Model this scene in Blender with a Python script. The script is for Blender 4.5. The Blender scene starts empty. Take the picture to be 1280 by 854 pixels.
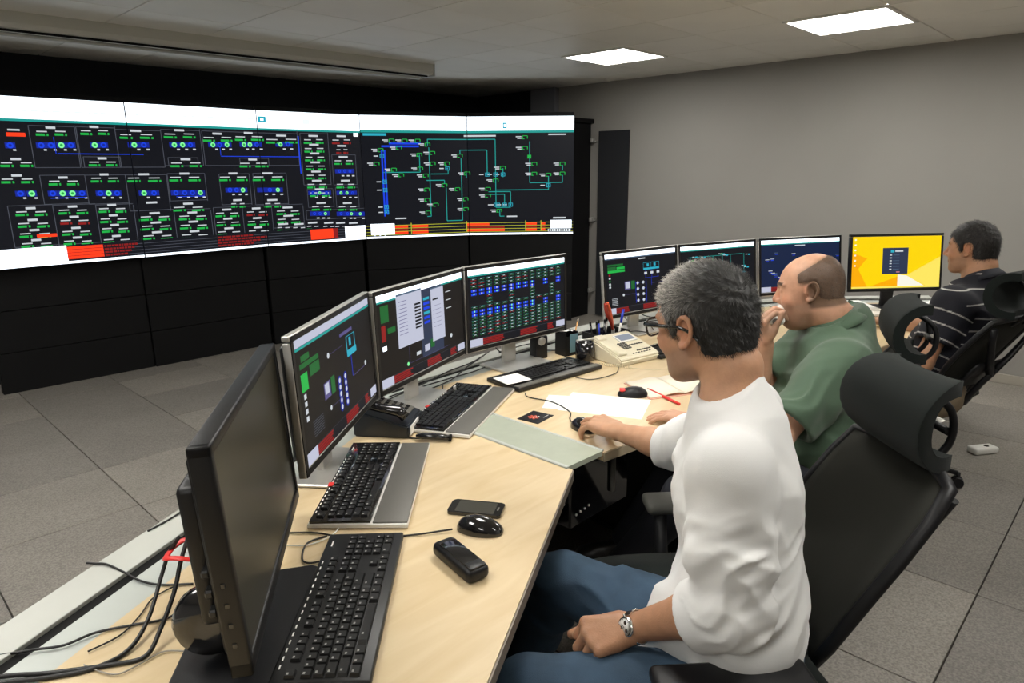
import bpy, bmesh, math, random
import numpy as np
from mathutils import Vector, Matrix

SC = bpy.context.scene
COL = SC.collection
PI = math.pi
def rad(a): return a*PI/180
rnd = random.Random(7)

# ------------------------------------------------------------------ camera
F_PX = 850.13
YAW, PITCH, ROLL, EYE = 0.80194922, 0.24482597, 0.00992953, 1.56
def make_camera():
    fwd = np.array([math.sin(YAW)*math.cos(PITCH), math.cos(YAW)*math.cos(PITCH), -math.sin(PITCH)])
    r = np.array([math.cos(YAW), -math.sin(YAW), 0.0]); d = np.cross(fwd, r)
    r2 = r*math.cos(ROLL)+d*math.sin(ROLL); d2 = -r*math.sin(ROLL)+d*math.cos(ROLL)
    m = Matrix(((r2[0], -d2[0], -fwd[0], 0), (r2[1], -d2[1], -fwd[1], 0), (r2[2], -d2[2], -fwd[2], EYE), (0, 0, 0, 1)))
    cd = bpy.data.cameras.new('camera'); cam = bpy.data.objects.new('camera', cd); COL.objects.link(cam)
    cam.matrix_world = m
    cd.sensor_fit = 'HORIZONTAL'; cd.sensor_width = 36.0; cd.lens = 36.0*F_PX/1280
    cd.clip_start = 0.02; cd.clip_end = 60
    SC.camera = cam
make_camera()
# ------------------------------------------------------------------ world + exposure
w = bpy.data.worlds.new('world'); SC.world = w; w.use_nodes = True
w.node_tree.nodes['Background'].inputs[0].default_value = (0.5, 0.5, 0.52, 1)
w.node_tree.nodes['Background'].inputs[1].default_value = 0.05
SC.view_settings.view_transform = 'Standard'; SC.view_settings.look = 'None'
SC.view_settings.gamma = 1.0; SC.view_settings.exposure = 0.0; SC.view_settings.use_curve_mapping = False
PANEL_EMIT = 26.0          # brightness of the ceiling light panels

# ------------------------------------------------------------------ materials
M = {}
def mat(name, color, rough=0.5, metal=0.0, bump=0.0, bscale=80.0, vary=0.0, vscale=8.0, emit=None, estr=1.0,
        spec=0.5, coat=0.0, sheen=0.0, sss=0.0, stretch=None, trans=0.0, alpha=1.0, attr=None):
    if name in M: return M[name]
    m = bpy.data.materials.new(name); m.use_nodes = True; nt = m.node_tree; b = nt.nodes['Principled BSDF']
    c = tuple(color)+(1,)
    b.inputs['Base Color'].default_value = c; b.inputs['Roughness'].default_value = rough
    b.inputs['Metallic'].default_value = metal; b.inputs['Specular IOR Level'].default_value = spec
    b.inputs['Coat Weight'].default_value = coat; b.inputs['Sheen Weight'].default_value = sheen
    b.inputs['Transmission Weight'].default_value = trans; b.inputs['Alpha'].default_value = alpha
    if sss:
        b.inputs['Subsurface Weight'].default_value = sss; b.inputs['Subsurface Radius'].default_value = (0.9, 0.35, 0.2)
        b.inputs['Subsurface Scale'].default_value = 0.012
    tc = nt.nodes.new('ShaderNodeTexCoord'); vec = tc.outputs['Object']
    if stretch:
        mp = nt.nodes.new('ShaderNodeMapping'); mp.inputs['Scale'].default_value = stretch
        nt.links.new(vec, mp.inputs['Vector']); vec = mp.outputs['Vector']
    src = None
    if attr:
        an = nt.nodes.new('ShaderNodeAttribute'); an.attribute_name = attr; src = an.outputs['Color']
        nt.links.new(src, b.inputs['Base Color'])
    if vary > 0:
        n = nt.nodes.new('ShaderNodeTexNoise'); n.inputs['Scale'].default_value = vscale; n.inputs['Detail'].default_value = 5
        nt.links.new(vec, n.inputs['Vector'])
        mr = nt.nodes.new('ShaderNodeMapRange'); mr.inputs['From Min'].default_value = .25; mr.inputs['From Max'].default_value = .75
        mr.inputs['To Min'].default_value = 1-vary; mr.inputs['To Max'].default_value = 1+vary
        nt.links.new(n.outputs['Fac'], mr.inputs['Value'])
        vm = nt.nodes.new('ShaderNodeVectorMath'); vm.operation = 'SCALE'
        if src: nt.links.new(src, vm.inputs[0])
        else: vm.inputs[0].default_value = color
        nt.links.new(mr.outputs['Result'], vm.inputs['Scale']); nt.links.new(vm.outputs[0], b.inputs['Base Color'])
    if bump > 0:
        n2 = nt.nodes.new('ShaderNodeTexNoise'); n2.inputs['Scale'].default_value = bscale; n2.inputs['Detail'].default_value = 4
        nt.links.new(vec, n2.inputs['Vector'])
        bp = nt.nodes.new('ShaderNodeBump'); bp.inputs['Strength'].default_value = bump; bp.inputs['Distance'].default_value = 0.002
        nt.links.new(n2.outputs['Fac'], bp.inputs['Height']); nt.links.new(bp.outputs['Normal'], b.inputs['Normal'])
    if emit is not None:
        b.inputs['Emission Color'].default_value = tuple(emit)+(1,); b.inputs['Emission Strength'].default_value = estr
    M[name] = m; return m

def glow(name, color, s=1.0):
    return mat('glow_'+name, (0.005, 0.005, 0.005), rough=0.45, emit=color, estr=s, spec=0.15)

mat('black_plastic', (0.007, 0.007, 0.008), rough=0.42, spec=.35, bump=0.15, bscale=900)
mat('black_gloss', (0.008, 0.008, 0.009), rough=0.12, coat=0.5)
mat('black_matte', (0.005, 0.005, 0.005), rough=0.8, spec=.2)
mat('key_black', (0.011, 0.011, 0.011), rough=0.40, spec=.4)
mat('dark_metal', (0.03, 0.03, 0.03), rough=0.4, metal=0.6)
mat('silver', (0.50, 0.49, 0.46), rough=0.35, metal=0.6, vary=.04, vscale=20)
mat('silver_plastic', (0.42, 0.41, 0.38), rough=0.4, metal=0.3)
mat('chrome', (0.8, 0.8, 0.8), rough=0.15, metal=1.0)
mat('palm_grey', (0.12, 0.115, 0.10), rough=0.5, bump=.1, bscale=600)
mat('white_plastic', (0.75, 0.74, 0.70), rough=0.4)
mat('cream_plastic', (0.70, 0.64, 0.48), rough=0.42)
mat('paper', (0.85, 0.84, 0.80), rough=0.8)
mat('paper_cream', (0.84, 0.76, 0.62), rough=0.8)
mat('red_plastic', (0.75, 0.03, 0.025), rough=0.4)
mat('red_brown', (0.35, 0.035, 0.02), rough=0.4)
mat('orange_red', (0.70, 0.12, 0.05), rough=0.5)
mat('blue_plastic', (0.02, 0.05, 0.55), rough=0.3)
mat('blue_card', (0.13, 0.25, 0.30), rough=0.6)
mat('wood_pencil', (0.65, 0.35, 0.14), rough=0.6)
mat('rail', (0.45, 0.46, 0.42), rough=0.5, vary=.05, vscale=6)
mat('strip', (0.44, 0.47, 0.44), rough=0.45, vary=.04, vscale=9)
mat('plate', (0.36, 0.39, 0.31), rough=0.5, vary=.05, vscale=25)
mat('video_black', (0.005, 0.005, 0.0055), rough=0.6, vary=.2, vscale=3, spec=.18)
mat('wall_paint', (.285, .272, .252), rough=0.85, bump=.12, bscale=160, vary=.04, vscale=1.4)
mat('wall_pale', (.55, .53, .50), rough=.85)
mat('wall_black', (0.008, 0.009, 0.012), rough=0.9)
mat('skirting', (0.36, 0.33, 0.28), rough=0.6)
mat('floor_joint', (0.035, 0.030, 0.025), rough=0.9)
mat('screen_off', (0.040, 0.037, 0.026), rough=0.30, spec=0.6)  # olive base stands in for the room reflected in the blank screen
mat('screen_dark', (0.012, 0.012, 0.013), rough=0.32)
mat('chair_fabric', (0.008, 0.011, 0.010), rough=0.9, bump=.4, bscale=900, sheen=.05, spec=.2)
mat('chair_mesh', (0.016, 0.016, 0.012), rough=0.8, bump=.5, bscale=1400, sheen=.03, spec=.2)
mat('chair_plastic', (0.008, 0.008, 0.009), rough=0.45, spec=.3)
mat('cable_black', (0.01, 0.01, 0.01), rough=0.5)
mat('cable_grey', (0.30, 0.28, 0.24), rough=0.5)

def wood_material():
    m = bpy.data.materials.new('birch_laminate'); m.use_nodes = True; nt = m.node_tree; b = nt.nodes['Principled BSDF']
    tc = nt.nodes.new('ShaderNodeTexCoord'); mp = nt.nodes.new('ShaderNodeMapping')
    mp.inputs['Rotation'].default_value = (0, 0, rad(-29)); mp.inputs['Scale'].default_value = (1.2, 7, 1)
    n = nt.nodes.new('ShaderNodeTexNoise'); n.inputs['Scale'].default_value = 3.0; n.inputs['Detail'].default_value = 6; n.inputs['Distortion'].default_value = .8
    n3 = nt.nodes.new('ShaderNodeTexNoise'); n3.inputs['Scale'].default_value = 2.2; n3.inputs['Detail'].default_value = 2
    cr = nt.nodes.new('ShaderNodeValToRGB'); cr.color_ramp.elements[0].position = .3; cr.color_ramp.elements[1].position = .72
    cr.color_ramp.elements[0].color = (.62, .47, .265, 1); cr.color_ramp.elements[1].color = (.72, .58, .37, 1)
    mx = nt.nodes.new('ShaderNodeMixRGB'); mx.blend_type = 'MULTIPLY'; mx.inputs['Fac'].default_value = .25
    nt.links.new(tc.outputs['Object'], mp.inputs['Vector']); nt.links.new(mp.outputs['Vector'], n.inputs['Vector'])
    nt.links.new(tc.outputs['Object'], n3.inputs['Vector'])
    nt.links.new(n.outputs['Fac'], cr.inputs['Fac']); nt.links.new(cr.outputs['Color'], mx.inputs['Color1']); nt.links.new(n3.outputs['Color'], mx.inputs['Color2'])
    mr = nt.nodes.new('ShaderNodeMapRange'); mr.inputs['To Min'].default_value = .75; mr.inputs['To Max'].default_value = 1.15
    nt.links.new(n3.outputs['Fac'], mr.inputs['Value']); vm = nt.nodes.new('ShaderNodeVectorMath'); vm.operation = 'SCALE'
    nt.links.new(cr.outputs['Color'], vm.inputs[0]); nt.links.new(mr.outputs['Result'], vm.inputs['Scale'])
    nt.links.new(vm.outputs[0], b.inputs['Base Color'])
    b.inputs['Roughness'].default_value = .38; b.inputs['Specular IOR Level'].default_value = .4
    M['birch'] = m
wood_material()
def stone_material(i, base):
    m = bpy.data.materials.new('floor_stone_%d' % i); m.use_nodes = True; nt = m.node_tree; b = nt.nodes['Principled BSDF']
    tc = nt.nodes.new('ShaderNodeTexCoord'); n = nt.nodes.new('ShaderNodeTexNoise'); n.inputs['Scale'].default_value = 130; n.inputs['Detail'].default_value = 3
    n2 = nt.nodes.new('ShaderNodeTexNoise'); n2.inputs['Scale'].default_value = 2.5; n2.inputs['Detail'].default_value = 4
    nt.links.new(tc.outputs['Object'], n.inputs['Vector']); nt.links.new(tc.outputs['Object'], n2.inputs['Vector'])
    cr = nt.nodes.new('ShaderNodeValToRGB'); cr.color_ramp.elements[0].position = .35; cr.color_ramp.elements[1].position = .65
    cr.color_ramp.elements[0].color = tuple(c*.72 for c in base)+(1,); cr.color_ramp.elements[1].color = tuple(c*1.2 for c in base)+(1,)
    nt.links.new(n.outputs['Fac'], cr.inputs['Fac'])
    mr = nt.nodes.new('ShaderNodeMapRange'); mr.inputs['To Min'].default_value = .8; mr.inputs['To Max'].default_value = 1.2
    nt.links.new(n2.outputs['Fac'], mr.inputs['Value']); vm = nt.nodes.new('ShaderNodeVectorMath'); vm.operation = 'SCALE'
    nt.links.new(cr.outputs['Color'], vm.inputs[0]); nt.links.new(mr.outputs['Result'], vm.inputs['Scale']); nt.links.new(vm.outputs[0], b.inputs['Base Color'])
    b.inputs['Roughness'].default_value = .55
    return m
STONE = [stone_material(0, (.225, .205, .180)), stone_material(1, (.25, .228, .200)), stone_material(2, (.20, .183, .163))]
CEIL = [mat('ceiling_metal_a', (.80, .775, .70), rough=.45, metal=0, vary=.03, vscale=3), mat('ceiling_metal_b', (.84, .815, .745), rough=.45, metal=0, vary=.03, vscale=3)]
mat('ceiling_joint', (.12, .11, .10), rough=.8)

# ------------------------------------------------------------------ mesh helpers
class MB:
    """collects shapes into one mesh"""
    def __init__(s): s.bm = bmesh.new(); s.mats = []; s.mi = 0
    def use(s, m):
        m = M[m] if isinstance(m, str) else m
        if m not in s.mats: s.mats.append(m)
        s.mi = s.mats.index(m); return s
    def box(s, c, size, R=None, bevel=0.0, seg=2):
        g = bmesh.ops.create_cube(s.bm, size=1.0)['verts']
        for v in g: v.co = Vector((v.co.x*size[0], v.co.y*size[1], v.co.z*size[2]))
        fs = list({f for v in g for f in v.link_faces})
        if bevel > 0:
            es = list({e for v in g for e in v.link_edges})
            r = bmesh.ops.bevel(s.bm, geom=es, offset=bevel, segments=seg, profile=.5, affect='EDGES')
            g = list({v for f in r['faces'] for v in f.verts}); fs = list({f for v in g for f in v.link_faces})
        for v in g:
            co = v.co
            if R is not None: co = R @ co
            v.co = co + Vector(c)
        for f in fs: f.material_index = s.mi; f.smooth = bevel > 0 and seg > 1
        return s
    def prism(s, pts, z0, z1, bevel=0.0):
        vb = [s.bm.verts.new((p[0], p[1], z0)) for p in pts]; vt = [s.bm.verts.new((p[0], p[1], z1)) for p in pts]
        a = 0
        for i in range(len(pts)):
            j = (i+1) % len(pts); a += pts[i][0]*pts[j][1]-pts[j][0]*pts[i][1]
        n = len(pts); fs = []
        top = vt if a > 0 else vt[::-1]; bot = vb[::-1] if a > 0 else vb
        fs.append(s.bm.faces.new(top)); fs.append(s.bm.faces.new(bot))
        for i in range(n):
            j = (i+1) % n
            q = [vb[i], vb[j], vt[j], vt[i]]
            fs.append(s.bm.faces.new(q if a > 0 else q[::-1]))
        if bevel > 0:
            es = list(fs[0].edges)
            r = bmesh.ops.bevel(s.bm, geom=es, offset=bevel, segments=2, profile=.5, affect='EDGES')
            fs = list({f for v in vb for f in v.link_faces} | set(r['faces']) | {f for ff in r['faces'] for e in ff.edges for f in e.link_faces})
        for f in fs: f.material_index = s.mi
        return s
    def tube(s, pts, r, n=8, closed=False, cap=True, flat=None):
        pts = [Vector(p) for p in pts]; N = len(pts)
        rr = r if isinstance(r, (list, tuple)) else [r]*N
        rings = []; up = None
        for i, p in enumerate(pts):
            if closed: t = pts[(i+1) % N]-pts[i-1]
            else: t = pts[min(i+1, N-1)]-pts[max(i-1, 0)]
            if t.length < 1e-9: t = Vector((0, 0, 1))
            t.normalize()
            if up is None:
                up = Vector((0, 0, 1)) if abs(t.z) < .9 else Vector((1, 0, 0))
            a = t.cross(up)
            if a.length < 1e-4: a = t.cross(Vector((1, 0.3, 0)))
            a.normalize(); b = a.cross(t); up = b
            ring = []
            for k in range(n):
                th = 2*PI*k/n; o = a*math.cos(th)*rr[i]+b*math.sin(th)*rr[i]*(flat or 1)
                ring.append(s.bm.verts.new(p+o))
            rings.append(ring)
        M_ = N if closed else N-1
        for i in range(M_):
            A, B = rings[i], rings[(i+1) % N]
            for k in range(n):
                f = s.bm.faces.new((A[k], B[k], B[(k+1) % n], A[(k+1) % n])); f.material_index = s.mi; f.smooth = True
        if cap and not closed:
            f = s.bm.faces.new(rings[0]); f.material_index = s.mi
            f = s.bm.faces.new(rings[-1][::-1]); f.material_index = s.mi
        return s
    def cyl(s, a, b, r, r2=None, n=20):
        return s.tube([a, b], [r, r if r2 is None else r2], n=n)
    def lathe(s, prof, c=(0, 0, 0), n=24, R=None, sx=1, sy=1):
        rings = []
        for (r, z) in prof:
            ring = []
            for k in range(n):
                th = 2*PI*k/n; v = Vector((r*math.cos(th)*sx, r*math.sin(th)*sy, z))
                if R is not None: v = R @ v
                ring.append(s.bm.verts.new(v+Vector(c)))
            rings.append(ring)
        for A, B in zip(rings, rings[1:]):
            for k in range(n):
                f = s.bm.faces.new((A[k], A[(k+1) % n], B[(k+1) % n], B[k])); f.material_index = s.mi; f.smooth = True
        for rg, fl in ((rings[0], True), (rings[-1], False)):
            f = s.bm.faces.new(rg[::-1] if fl else rg); f.material_index = s.mi
        return s
    def grid(s, rows, thick=None, close_v=False):
        """rows: list of lists of points -> surface (optionally doubled to a shell with thickness along normals)"""
        V = [[s.bm.verts.new(p) for p in row] for row in rows]; fs = []
        for i in range(len(V)-1):
            for j in range(len(V[0])-1):
                f = s.bm.faces.new((V[i][j], V[i][j+1], V[i+1][j+1], V[i+1][j])); f.material_index = s.mi; f.smooth = True; fs.append(f)
        if thick:
            s.bm.normal_update()
            r = bmesh.ops.solidify(s.bm, geom=fs, thickness=thick)
            for f in r['geom']:
                if isinstance(f, bmesh.types.BMFace): f.material_index = s.mi; f.smooth = True
        return s
    def quad(s, a, b, c, d):
        f = s.bm.faces.new([s.bm.verts.new(p) for p in (a, b, c, d)]); f.material_index = s.mi; return s
    def build(s, name, parent=None, m=None, smooth=None, loc=None, rot=None):
        me = bpy.data.meshes.new(name); s.bm.normal_update(); s.bm.to_mesh(me); s.bm.free()
        if m is not None: s.mats = [M[m] if isinstance(m, str) else m]
        for q in s.mats: me.materials.append(q)
        if smooth is not None: me.polygons.foreach_set('use_smooth', [smooth]*len(me.polygons))
        o = bpy.data.objects.new(name, me); COL.objects.link(o)
        if parent is not None: o.parent = parent
        if loc is not None: o.location = loc
        if rot is not None: o.rotation_euler = rot
        return o

def tag(o, label=None, cat=None, group=None, kind=None):
    if label: o['label'] = label
    if cat: o['category'] = cat
    if group: o['group'] = group
    if kind: o['kind'] = kind
    return o
def thing(name, label, cat, loc=(0, 0, 0), rz=0.0, group=None):
    o = bpy.data.objects.new(name, None); COL.objects.link(o); o.location = loc; o.rotation_euler = (0, 0, rz)
    o.empty_display_size = .05
    return tag(o, label, cat, group)
def share(name, me, parent, loc=(0, 0, 0), rot=(0, 0, 0)):
    o = bpy.data.objects.new(name, me); COL.objects.link(o); o.parent = parent; o.location = loc; o.rotation_euler = rot
    return o
def copy_tree(o, parent=None):
    c = o.copy(); COL.objects.link(c)
    if parent is not None: c.parent = parent
    for ch in list(o.children): copy_tree(ch, c)
    return c
def rz_m(a): return Matrix.Rotation(a, 3, 'Z')
def rx_m(a): return Matrix.Rotation(a, 3, 'X')
def ry_m(a): return Matrix.Rotation(a, 3, 'Y')
def bez(pts, n=10):
    """smooth polyline through points (Catmull-Rom)"""
    P = [Vector(p) for p in pts]; out = []
    for i in range(len(P)-1):
        p0 = P[max(i-1, 0)]; p1 = P[i]; p2 = P[i+1]; p3 = P[min(i+2, len(P)-1)]
        for k in range(n):
            t = k/n
            out.append(.5*((2*p1)+(-p0+p2)*t+(2*p0-5*p1+4*p2-p3)*t*t+(-p0+3*p1-3*p2+p3)*t*t*t))
    out.append(P[-1]); return out
DT = 0.74   # desk top height
# ================================================================== ROOM
CZ = 2.442
XW, YB = 6.0, 6.35
def struct(o): o['kind'] = 'structure'; return o
# floor: recessed dark bed + stone tiles as parts
bed = struct(MB().box((1.6, 1.7, -.03), (9.0, 9.6, .02)).build('floor', m='floor_joint'))
def tile_mesh(w, l, i):
    b = MB(); b.box((0, 0, 0), (w-.005, l-.005, .02), bevel=.0015, seg=1)
    o = b.build('tmp', m=STONE[i], smooth=False); me = o.data; me.name = 'floor_tile'; bpy.data.objects.remove(o); return me
TM = {}
xl = [-.96, -.34, .285, .91, 1.505, 2.16, 2.82, 3.41, 4.05, 4.70, 5.35, 6.0]
ylines = {2: [.312, .93, 1.56, 2.18, 2.8, 3.42, 4.04, 5.26, 5.88, 6.35], 3: [.312, .93, 1.56, 2.18, 2.8, 3.4, 4.02, 5.66, 6.35],
          4: [.312, .93, 1.56, 2.18, 2.8, 3.42, 4.6, 5.2, 5.72, 6.35]}
std = [-1.56, -.936, -.312, .312, .936, 1.56, 2.184, 2.808, 3.432, 4.056, 4.68, 5.304, 5.93, 6.35]
tr = random.Random(3)
for ci in range(len(xl)-1):
    ys = ylines.get(ci, None); ys = ([-1.56, -.936, -.312]+ys) if ys else std
    for y0, y1 in zip(ys, ys[1:]):
        w_ = round(xl[ci+1]-xl[ci], 3); l_ = round(y1-y0, 3); k = (w_, l_, tr.randrange(3))
        if k not in TM: TM[k] = tile_mesh(*k)
        o = share('floor_tile', TM[k], bed, ((xl[ci]+xl[ci+1])/2, (y0+y1)/2, -.01))
# stone beyond the part in view
b = MB(); b.box((-1.93, 1.7, -.01), (1.93, 9.6, .02)); b.box((2.52, -2.33, -.01), (6.96, 1.53, .02))
tag(b.build('floor_margin', bed, m=STONE[0]), kind='stuff')
# walls
struct(MB().box((XW+.06, 1.15, 1.22), (.12, 8.55, 2.5)).build('wall_right', m='wall_paint'))
struct(MB().box((XW+.06, 5.95, 1.22), (.14, 1.06, 2.5)).build('wall_corner', m='wall_black'))
struct(MB().box((1.6, YB+.06, 1.22), (9.1, .12, 2.5)).build('wall_back', m='wall_black'))
struct(MB().box((-2.96, 1.7, 1.22), (.12, 9.6, 2.5)).build('wall_left', m='wall_pale'))
struct(MB().box((1.6, -3.16, 1.22), (9.1, .12, 2.5)).build('wall_front', m='wall_pale'))
struct(MB().box((5.96, 5.23, 2.2), (.07, .36, .48), bevel=.004, seg=1).build('trim_1', m=mat('pilaster_grey', (.20, .20, .22), rough=.8)))
struct(MB().box((XW-.008, .68, .035), (.016, 7.5, .07), bevel=.003, seg=1).build('baseboard_right', m='skirting'))
# ceiling: dark grid with metal tiles as parts
P_ = .5905
cl = struct(MB().box((1.6, 1.7, CZ+.03), (9.1, 9.7, .03)).build('ceiling', m='ceiling_joint'))
def ctile(i):
    o = MB().box((0, 0, 0), (P_-.006, P_-.006, .02), bevel=.003, seg=1).build('tmp', m=CEIL[i], smooth=False); me = o.data; bpy.data.objects.remove(o); return me
CT = [ctile(0), ctile(1)]
X0 = 4.436; Y0 = 1.94
vis = []
lights_ij = {(0, -1), (0, 2)}
hidden_lights = {(-5, -1), (-8, 4), (-5, -4), (0, -4), (-8, -1), (-8, 2), (-10, -4)}
for i in range(-13, 3):
    for j in range(-9, 8):
        if (i, j) in lights_ij or (i, j) in hidden_lights: continue
        x = X0+(i+.5)*P_; y = Y0+(j+.5)*P_
        if x > 6.1 or y > 6.4: continue
        if i < -8 or j < -4: vis.append((x, y)); continue
        share('ceiling_tile', CT[rnd.randrange(2)], cl, (x, y, CZ+.01))
b = MB()
for x, y in vis: b.box((x, y, CZ+.01), (P_-.006, P_-.006, .02))
tag(b.build('ceiling_margin', cl, m=CEIL[0]), kind='stuff')
def ceiling_light(i, j, label):
    x = X0+(i+.5)*P_; y = Y0+(j+.5)*P_
    t = thing('ceiling_light', label, 'light', (x, y, CZ-.006), group='square ceiling light panels')
    s = P_/2-.004
    f = MB()
    for sx, sy, w_, h_ in ((0, s, 2*s+.02, .022), (0, -s, 2*s+.02, .022), (s, 0, .022, 2*s-.022), (-s, 0, .022, 2*s-.022)):
        f.box((sx, sy, 0), (w_, h_, .014), bevel=.002, seg=1)
    f.build('frame', t, m='white_plastic')
    MB().box((0, 0, .004), (2*s-.02, 2*s-.02, .008)).build('diffuser', t, m=glow('panel', (1.0, .975, .92), PANEL_EMIT))
ceiling_light(0, -1, 'square white light panel in the ceiling nearer the right edge of the picture')
ceiling_light(0, 2, 'square white light panel in the ceiling nearer the video wall')
for k, ij in enumerate(sorted(hidden_lights)): ceiling_light(*ij, 'square ceiling light panel above the camera, %s' % ['nearest row', 'second row', 'third row', 'fourth row', 'fifth row', 'sixth row', 'last row'][k])
# projection screen housing hung under the ceiling
t = thing('projection_screen_case', 'long grey metal projection screen case hanging under the ceiling before the video wall', 'screen case', (1.85, 4.78, CZ))
t.rotation_euler = (0, 0, rad(-1.5))
b = MB()
prof = [(-.02, 0), (.16, 0), (.16, -.035), (.13, -.085), (.0, -.085), (-.02, -.06)]
def extr(b, prof, x0, x1):
    A = [b.bm.verts.new((x0, y, z)) for y, z in prof]; B_ = [b.bm.verts.new((x1, y, z)) for y, z in prof]; n = len(prof)
    for k in range(n):
        f = b.bm.faces.new((A[k], A[(k+1) % n], B_[(k+1) % n], B_[k])); f.material_index = b.mi
    f = b.bm.faces.new(A[::-1]); f.material_index = b.mi; f = b.bm.faces.new(B_); f.material_index = b.mi
    bmesh.ops.recalc_face_normals(b.bm, faces=b.bm.faces)
b = MB(); extr(b, prof, -3.2, 2.1); b.build('case', t, m=mat('case_grey', (.55, .55, .50), rough=.5))
MB().box((-.55, .05, -.09), (5.26, .02, .012)).build('slot', t, m='black_matte')
MB().box((-.58, .075, -.108), (5.2, .022, .022), bevel=.006).build('bottom_bar', t, m=mat('bar_grey', (.45, .45, .42), rough=.4, metal=.3))
MB().box((2.105, .07, -.045), (.015, .19, .1), bevel=.004).build('end_cap', t, m='silver_plastic')

# ================================================================== VIDEO WALL
VP = [(.82, 5.88), (1.87, 5.86), (2.91, 5.86), (3.87, 5.73), (4.80, 5.24), (5.57, 4.49)]
VZ0, VZ1 = .93, 2.10
G = {k: glow(k, c, s) for k, c, s in (
    ('white', (.84, .92, 1.0), 2.4), ('bar', (.85, .92, .95), 1.1), ('teal', (.02, .42, .38), .8), ('green', (.02, .60, .09), .75), ('lgreen', (.25, .95, .35), 1.0),
    ('blue', (.01, .06, .85), .9), ('dblue', (.01, .03, .45), .7), ('grey', (.10, .11, .14), .8), ('text', (.75, .8, .85), .8),
    ('red', (1.0, .045, .01), 1.2), ('dred', (.45, .02, .02), .6), ('dark', (.010, .012, .020), .6), ('cyan', (.03, .45, .60), .9), ('yellow', (.65, .65, .05), .8),
    ('bg', (.006, .007, .012), .8), ('pale', (.70, .73, .90), .75), ('brown', (.012, .010, .010), .7), ('navy', (.008, .018, .06), .9), ('purple', (.16, .14, .40), .6),
    ('sgreen', (.02, .22, .05), .6), ('gold', (1.0, .68, .0), 1.0), ('amber', (1.0, .42, .0), 1.0), ('lgold', (1.0, .80, .12), 1.0), ('slate', (.035, .05, .10), .8), ('cream', (.95, .93, .80), 1.0), ('pink', (.8, .3, .35), .7), ('steel', (.10, .16, .25), .8))}
class Gfx:
    """flat print of a screen: coloured patches a hair in front of the panel. u right 0..1, v down 0..1"""
    def __init__(s, W, H, y=-.0005): s.W, s.H, s.y = W, H, y; s.mb = MB(); s.n = 0
    def pt(s, u, v, y): return (s.x0+u*s.W, y, (1-v)*s.H)
    x0 = 0
    def rect(s, u0, v0, u1, v1, c, lay=1):
        u0, u1 = sorted((u0, u1)); v0, v1 = sorted((v0, v1))
        u0 = max(0, u0); u1 = min(1, u1); v0 = max(0, v0); v1 = min(1, v1)
        if u1 <= u0 or v1 <= v0: return
        s.n += 1
        s.mb.use(G[c]); y = s.y-.0003*lay-1e-7*s.n
        s.mb.quad(s.pt(u0, v1, y), s.pt(u1, v1, y), s.pt(u1, v0, y), s.pt(u0, v0, y))
    def poly(s, pts, c, lay=1):
        s.mb.use(G[c]); y = s.y-.0003*lay
        f = s.mb.bm.faces.new([s.mb.bm.verts.new(s.pt(u, v, y)) for u, v in pts]); f.material_index = s.mb.mi
    def ring(s, u, v, r, c, lay=2, n=10):
        a = s.W/s.H
        s.poly([(u+r*math.cos(-2*PI*k/n), v+r*a*math.sin(-2*PI*k/n)) for k in range(n)][::-1], c, lay)
    def build(s, parent): return s.mb.build('screen_graphics', parent)

# picture content is described once in the photograph's own crop units, then mapped to u (columns) and v
class Pic:
    def __init__(s, xn, top, bot): s.xn, s.top, s.bot = xn, top, bot; s.items = []
    def uv(s, x, y):
        xn = s.xn; i = 0
        while i < len(xn)-2 and x > xn[i+1]: i += 1
        U = i+(x-xn[i])/(xn[i+1]-xn[i])
        t0 = s.top[0]+(s.top[1]-s.top[0])*(x-s.top[2])/(s.top[3]-s.top[2]); b0 = s.bot[0]+(s.bot[1]-s.bot[0])*(x-s.bot[2])/(s.bot[3]-s.bot[2])
        return U, (y-t0)/(b0-t0)
    def r(s, x0, y0, x1, y1, c, lay=1):
        u0, v0 = s.uv(x0, y0); u1, v1 = s.uv(x1, y1); s.items.append(('r', u0, v0, u1, v1, c, lay))
    def rc(s, x, y, w, h, c, lay=1, dv=0):
        u, v = s.uv(x, y); hu = s.uv(x+w/2, y)[0]-s.uv(x-w/2, y)[0]
        hv = h/600
        s.items.append(('r', u-hu/2, v+dv-hv/2, u+hu/2, v+dv+hv/2, c, lay))
    def h(s, x0, x1, y, c='grey', t=2, lay=1):
        u0, v0 = s.uv(x0, y); u1, _ = s.uv(x1, y); s.items.append(('r', u0, v0-t/1200, u1, v0+t/1200, c, lay))
    def vl(s, x, y0, y1, c='grey', t=2, lay=1):
        u, v0 = s.uv(x, y0); _, v1 = s.uv(x, y1); s.items.append(('r', u-t/900, v0, u+t/900, v1, c, lay))
    def c(s, x, y, r, c, lay=3):
        u, v = s.uv(x, y); s.items.append(('c', u, v, r/500, c, lay))
    def V(s, v0, v1, c, u0=-1, u1=9, lay=1): s.items.append(('r', u0, v0, u1, v1, c, lay))
    def draw(s, g, col=0, ncol=1.0):
        for it in s.items:
            if it[0] == 'r':
                _, u0, v0, u1, v1, c, lay = it
                g.rect((u0-col)/ncol, v0, (u1-col)/ncol, v1, c, lay)
            else:
                _, u, v, r, c, lay = it
                if 0.01 < (u-col)/ncol < .99: g.ring((u-col)/ncol, v, r/ncol, c, lay)

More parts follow.
